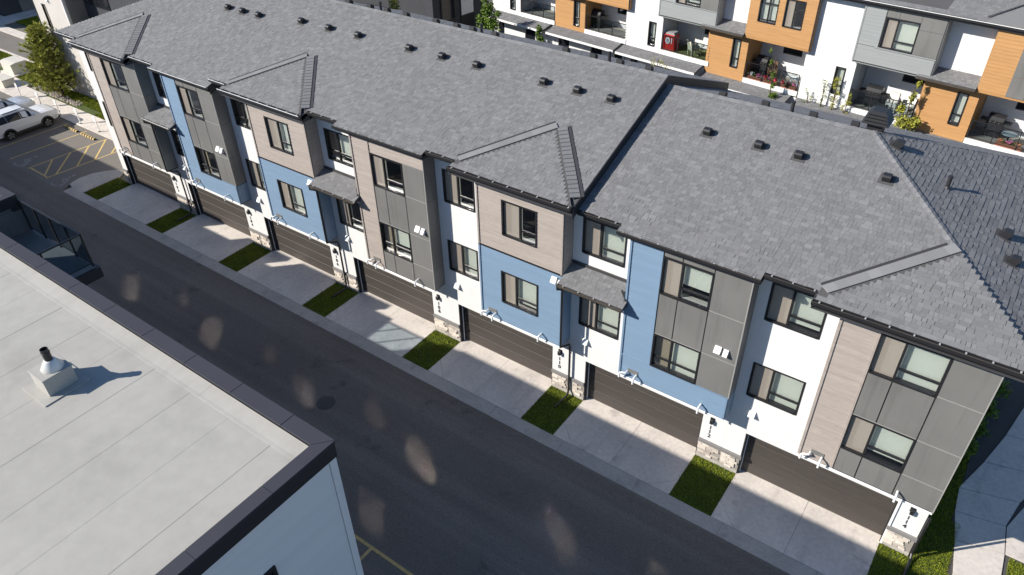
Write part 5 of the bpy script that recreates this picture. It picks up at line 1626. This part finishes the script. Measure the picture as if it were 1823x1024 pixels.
def chair(label, u, v, z, m, rot, group, pad=None):
    T = Thing('patio_chair', label, 'chair', at(u, v, z), group, TH + rot, local=True)
    T.part('seat', MB().bbox(-0.27, 0.27, -0.27, 0.27, 0.36, 0.42, 0.015), m)
    T.part('backrest', MB().prism([(-0.27, 0.22, 0.42), (-0.27, 0.27, 0.42), (-0.27, 0.40, 0.95), (-0.27, 0.35, 0.95)], (0.54, 0, 0)), m)
    for sx in (-0.24, 0.24):
        for sy in (-0.24, 0.24): T.part('leg', MB().box(sx - 0.025, sx + 0.025, sy - 0.025, sy + 0.025, 0, 0.36), m)
        T.part('armrest', MB().box(sx - 0.035, sx + 0.035, -0.28, 0.28, 0.60, 0.63).box(sx - 0.02, sx + 0.02, -0.27, -0.23, 0.42, 0.60), m)
    if pad:
        T.part('cushion', MB().bbox(-0.24, 0.24, -0.26, 0.22, 0.42, 0.54, 0.04), pad)
        T.part('back_cushion', MB().prism([(-0.24, 0.12, 0.52), (-0.24, 0.24, 0.52), (-0.24, 0.36, 1.0), (-0.24, 0.22, 1.0)], (0.48, 0, 0)), pad)
chair('cream plastic chair against the wall on the balcony with the red cover', -7.0, 1.0, 5.14, 'cream_plastic', 0.3, 'cream chairs', 'white_plastic')
chair('cream plastic chair at the rail on the balcony with the red cover', -7.5, 0.42, 5.14, 'cream_plastic', 2.6, 'cream chairs')
chair('cushioned white armchair next to the black grill', 4.75, 0.75, 4.74, 'cushion', 0.1, 'cushioned armchairs', 'cushion')
chair('cushioned white armchair by the orange wall, beside the shrub', 5.6, 0.75, 4.74, 'cushion', -0.4, 'cushioned armchairs', 'cushion')
chair('brown wooden chair behind the flower boxes', -2.35, 0.9, 4.77, 'wood_brown', 0.5, None)
chair('white chair at the right end of the flower box balcony', -0.75, 0.95, 4.77, 'white_plastic', -0.3, None, 'white_plastic')
T = L3('low_table', 'small dark table in front of the cushioned armchairs', 'table', 4.35, 0.35, 4.74)
T.part('top', MB().bbox(-0.35, 0.35, -0.2, 0.2, 0.38, 0.42, 0.01), 'charcoal')
for sx in (-0.3, 0.3):
    for sy in (-0.16, 0.16): T.part('leg', MB().box(sx - 0.02, sx + 0.02, sy - 0.02, sy + 0.02, 0, 0.38), 'charcoal')
T = L3('deck_mat', 'striped pale mat on the balcony floor under the armchairs', 'mat', 4.9, 0.45, 4.745)
for k in range(12): T.part('stripe', MB().box(-0.9 + 0.16 * k, -0.9 + 0.16 * k + 0.09, -0.36, 0.9, 0, 0.012), 'white_siding' if k % 2 else 'cushion')
T = L3('grass_mat', 'green artificial grass mat on the balcony with the red cover', 'mat', -8.0, 0.9, 5.141)
T.part('mat', MB().box(-0.9, 1.45, -0.85, 0.85, 0, 0.02), 'mat_green')
T = L3('red_cover', 'bright red cover with a round white emblem on a balcony grill', 'cover', -9.25, 0.42, 5.14)
rc = MB()
rc.prism([(-0.50, -0.28, 0.02), (-0.46, -0.30, 0.55), (-0.42, -0.26, 1.0), (0.42, -0.26, 1.0), (0.46, -0.30, 0.55), (0.50, -0.28, 0.02)], (0, 0.62, 0))
o = T.part('cloth', rc, 'red_cloth')
T.part('emblem', MB().prism([(0.02 + 0.17 * math.cos(2 * math.pi * k / 20), -0.345, 0.66 + 0.21 * math.sin(2 * math.pi * k / 20)) for k in range(20)][::-1], (0, 0.03, 0)), 'white_plastic', o)
for (a, b, c, d) in ((-0.05, 0.0, 0.58, 0.78), (0.05, 0.10, 0.60, 0.74), (-0.07, 0.12, 0.53, 0.56), (-0.03, 0.07, 0.70, 0.73)):
    T.part('emblem_mark', MB().box(a, b, -0.352, -0.345, c, d), 'black_plastic', o)
T.part('white_stripe', MB().box(0.27, 0.33, -0.335, -0.29, 0.5, 0.85), 'white_plastic', o)
T.part('top_panel', MB().prism([(-0.40, -0.2, 1.0), (-0.1, -0.2, 1.16), (0.34, -0.2, 1.14), (0.42, -0.2, 1.0)], (0, 0.5, 0)), 'grey_siding', o)

def flower_box(label, u0, u1, v, z, petals, n, seed):
    T = Thing('flower_box', label, 'flower box', at((u0 + u1) / 2, v, z), 'flower boxes on the rail', TH, local=True)
    w = u1 - u0
    T.part('box', MB().bbox(-w / 2, w / 2, -0.09, 0.09, 0, 0.2, 0.01), 'terracotta')
    lv = MB()
    leaf_quads(lv, (0, 0, 0.28), (w / 2, 0.16, 0.15), n, 0.05, seed)
    T.part('leaves', lv, 'leaf')
    for k, p in enumerate(petals):
        m_ = MB()
        leaf_quads(m_, ((k - (len(petals) - 1) / 2) * w / len(petals), -0.04, 0.34), (w / len(petals) * 0.6, 0.17, 0.14), n // 2, 0.045, seed + 9 + k, (0.8, 1.2))
        T.part('flowers', m_, p)
flower_box('flower box of pale pink blooms at the left end of the balcony rail', -3.45, -2.6, 0.14, 4.77, ('petal_white', 'petal_pink'), 110, 301)
flower_box('flower box of crimson blooms in the middle of the balcony rail', -2.5, -1.55, 0.14, 4.77, ('petal_red', 'petal_pink', 'petal_red'), 140, 311)
flower_box('flower box of mixed pink and red blooms at the right of the balcony rail', -1.4, -0.4, 0.14, 4.77, ('petal_red', 'petal_pink', 'petal_pink'), 140, 321)
flower_box('flower box of orange and yellow blooms at the right edge balcony', 10.2, 11.4, 0.14, 4.74, ('petal_orange', 'petal_pink', 'petal_orange'), 130, 331)
T = L3('side_table', 'round pale blue side table beside the grill at the right edge', 'table', 10.6, 0.6, 4.74)
T.part('top', MB().lathe((0, 0, 0.5), [(0.33, 0), (0.35, 0.02), (0.35, 0.04), (0.33, 0.05)], 20), 'table_blue')
T.part('leg', MB().lathe((0, 0, 0.0), [(0.2, 0), (0.05, 0.04), (0.04, 0.5)], 12), 'black_metal')
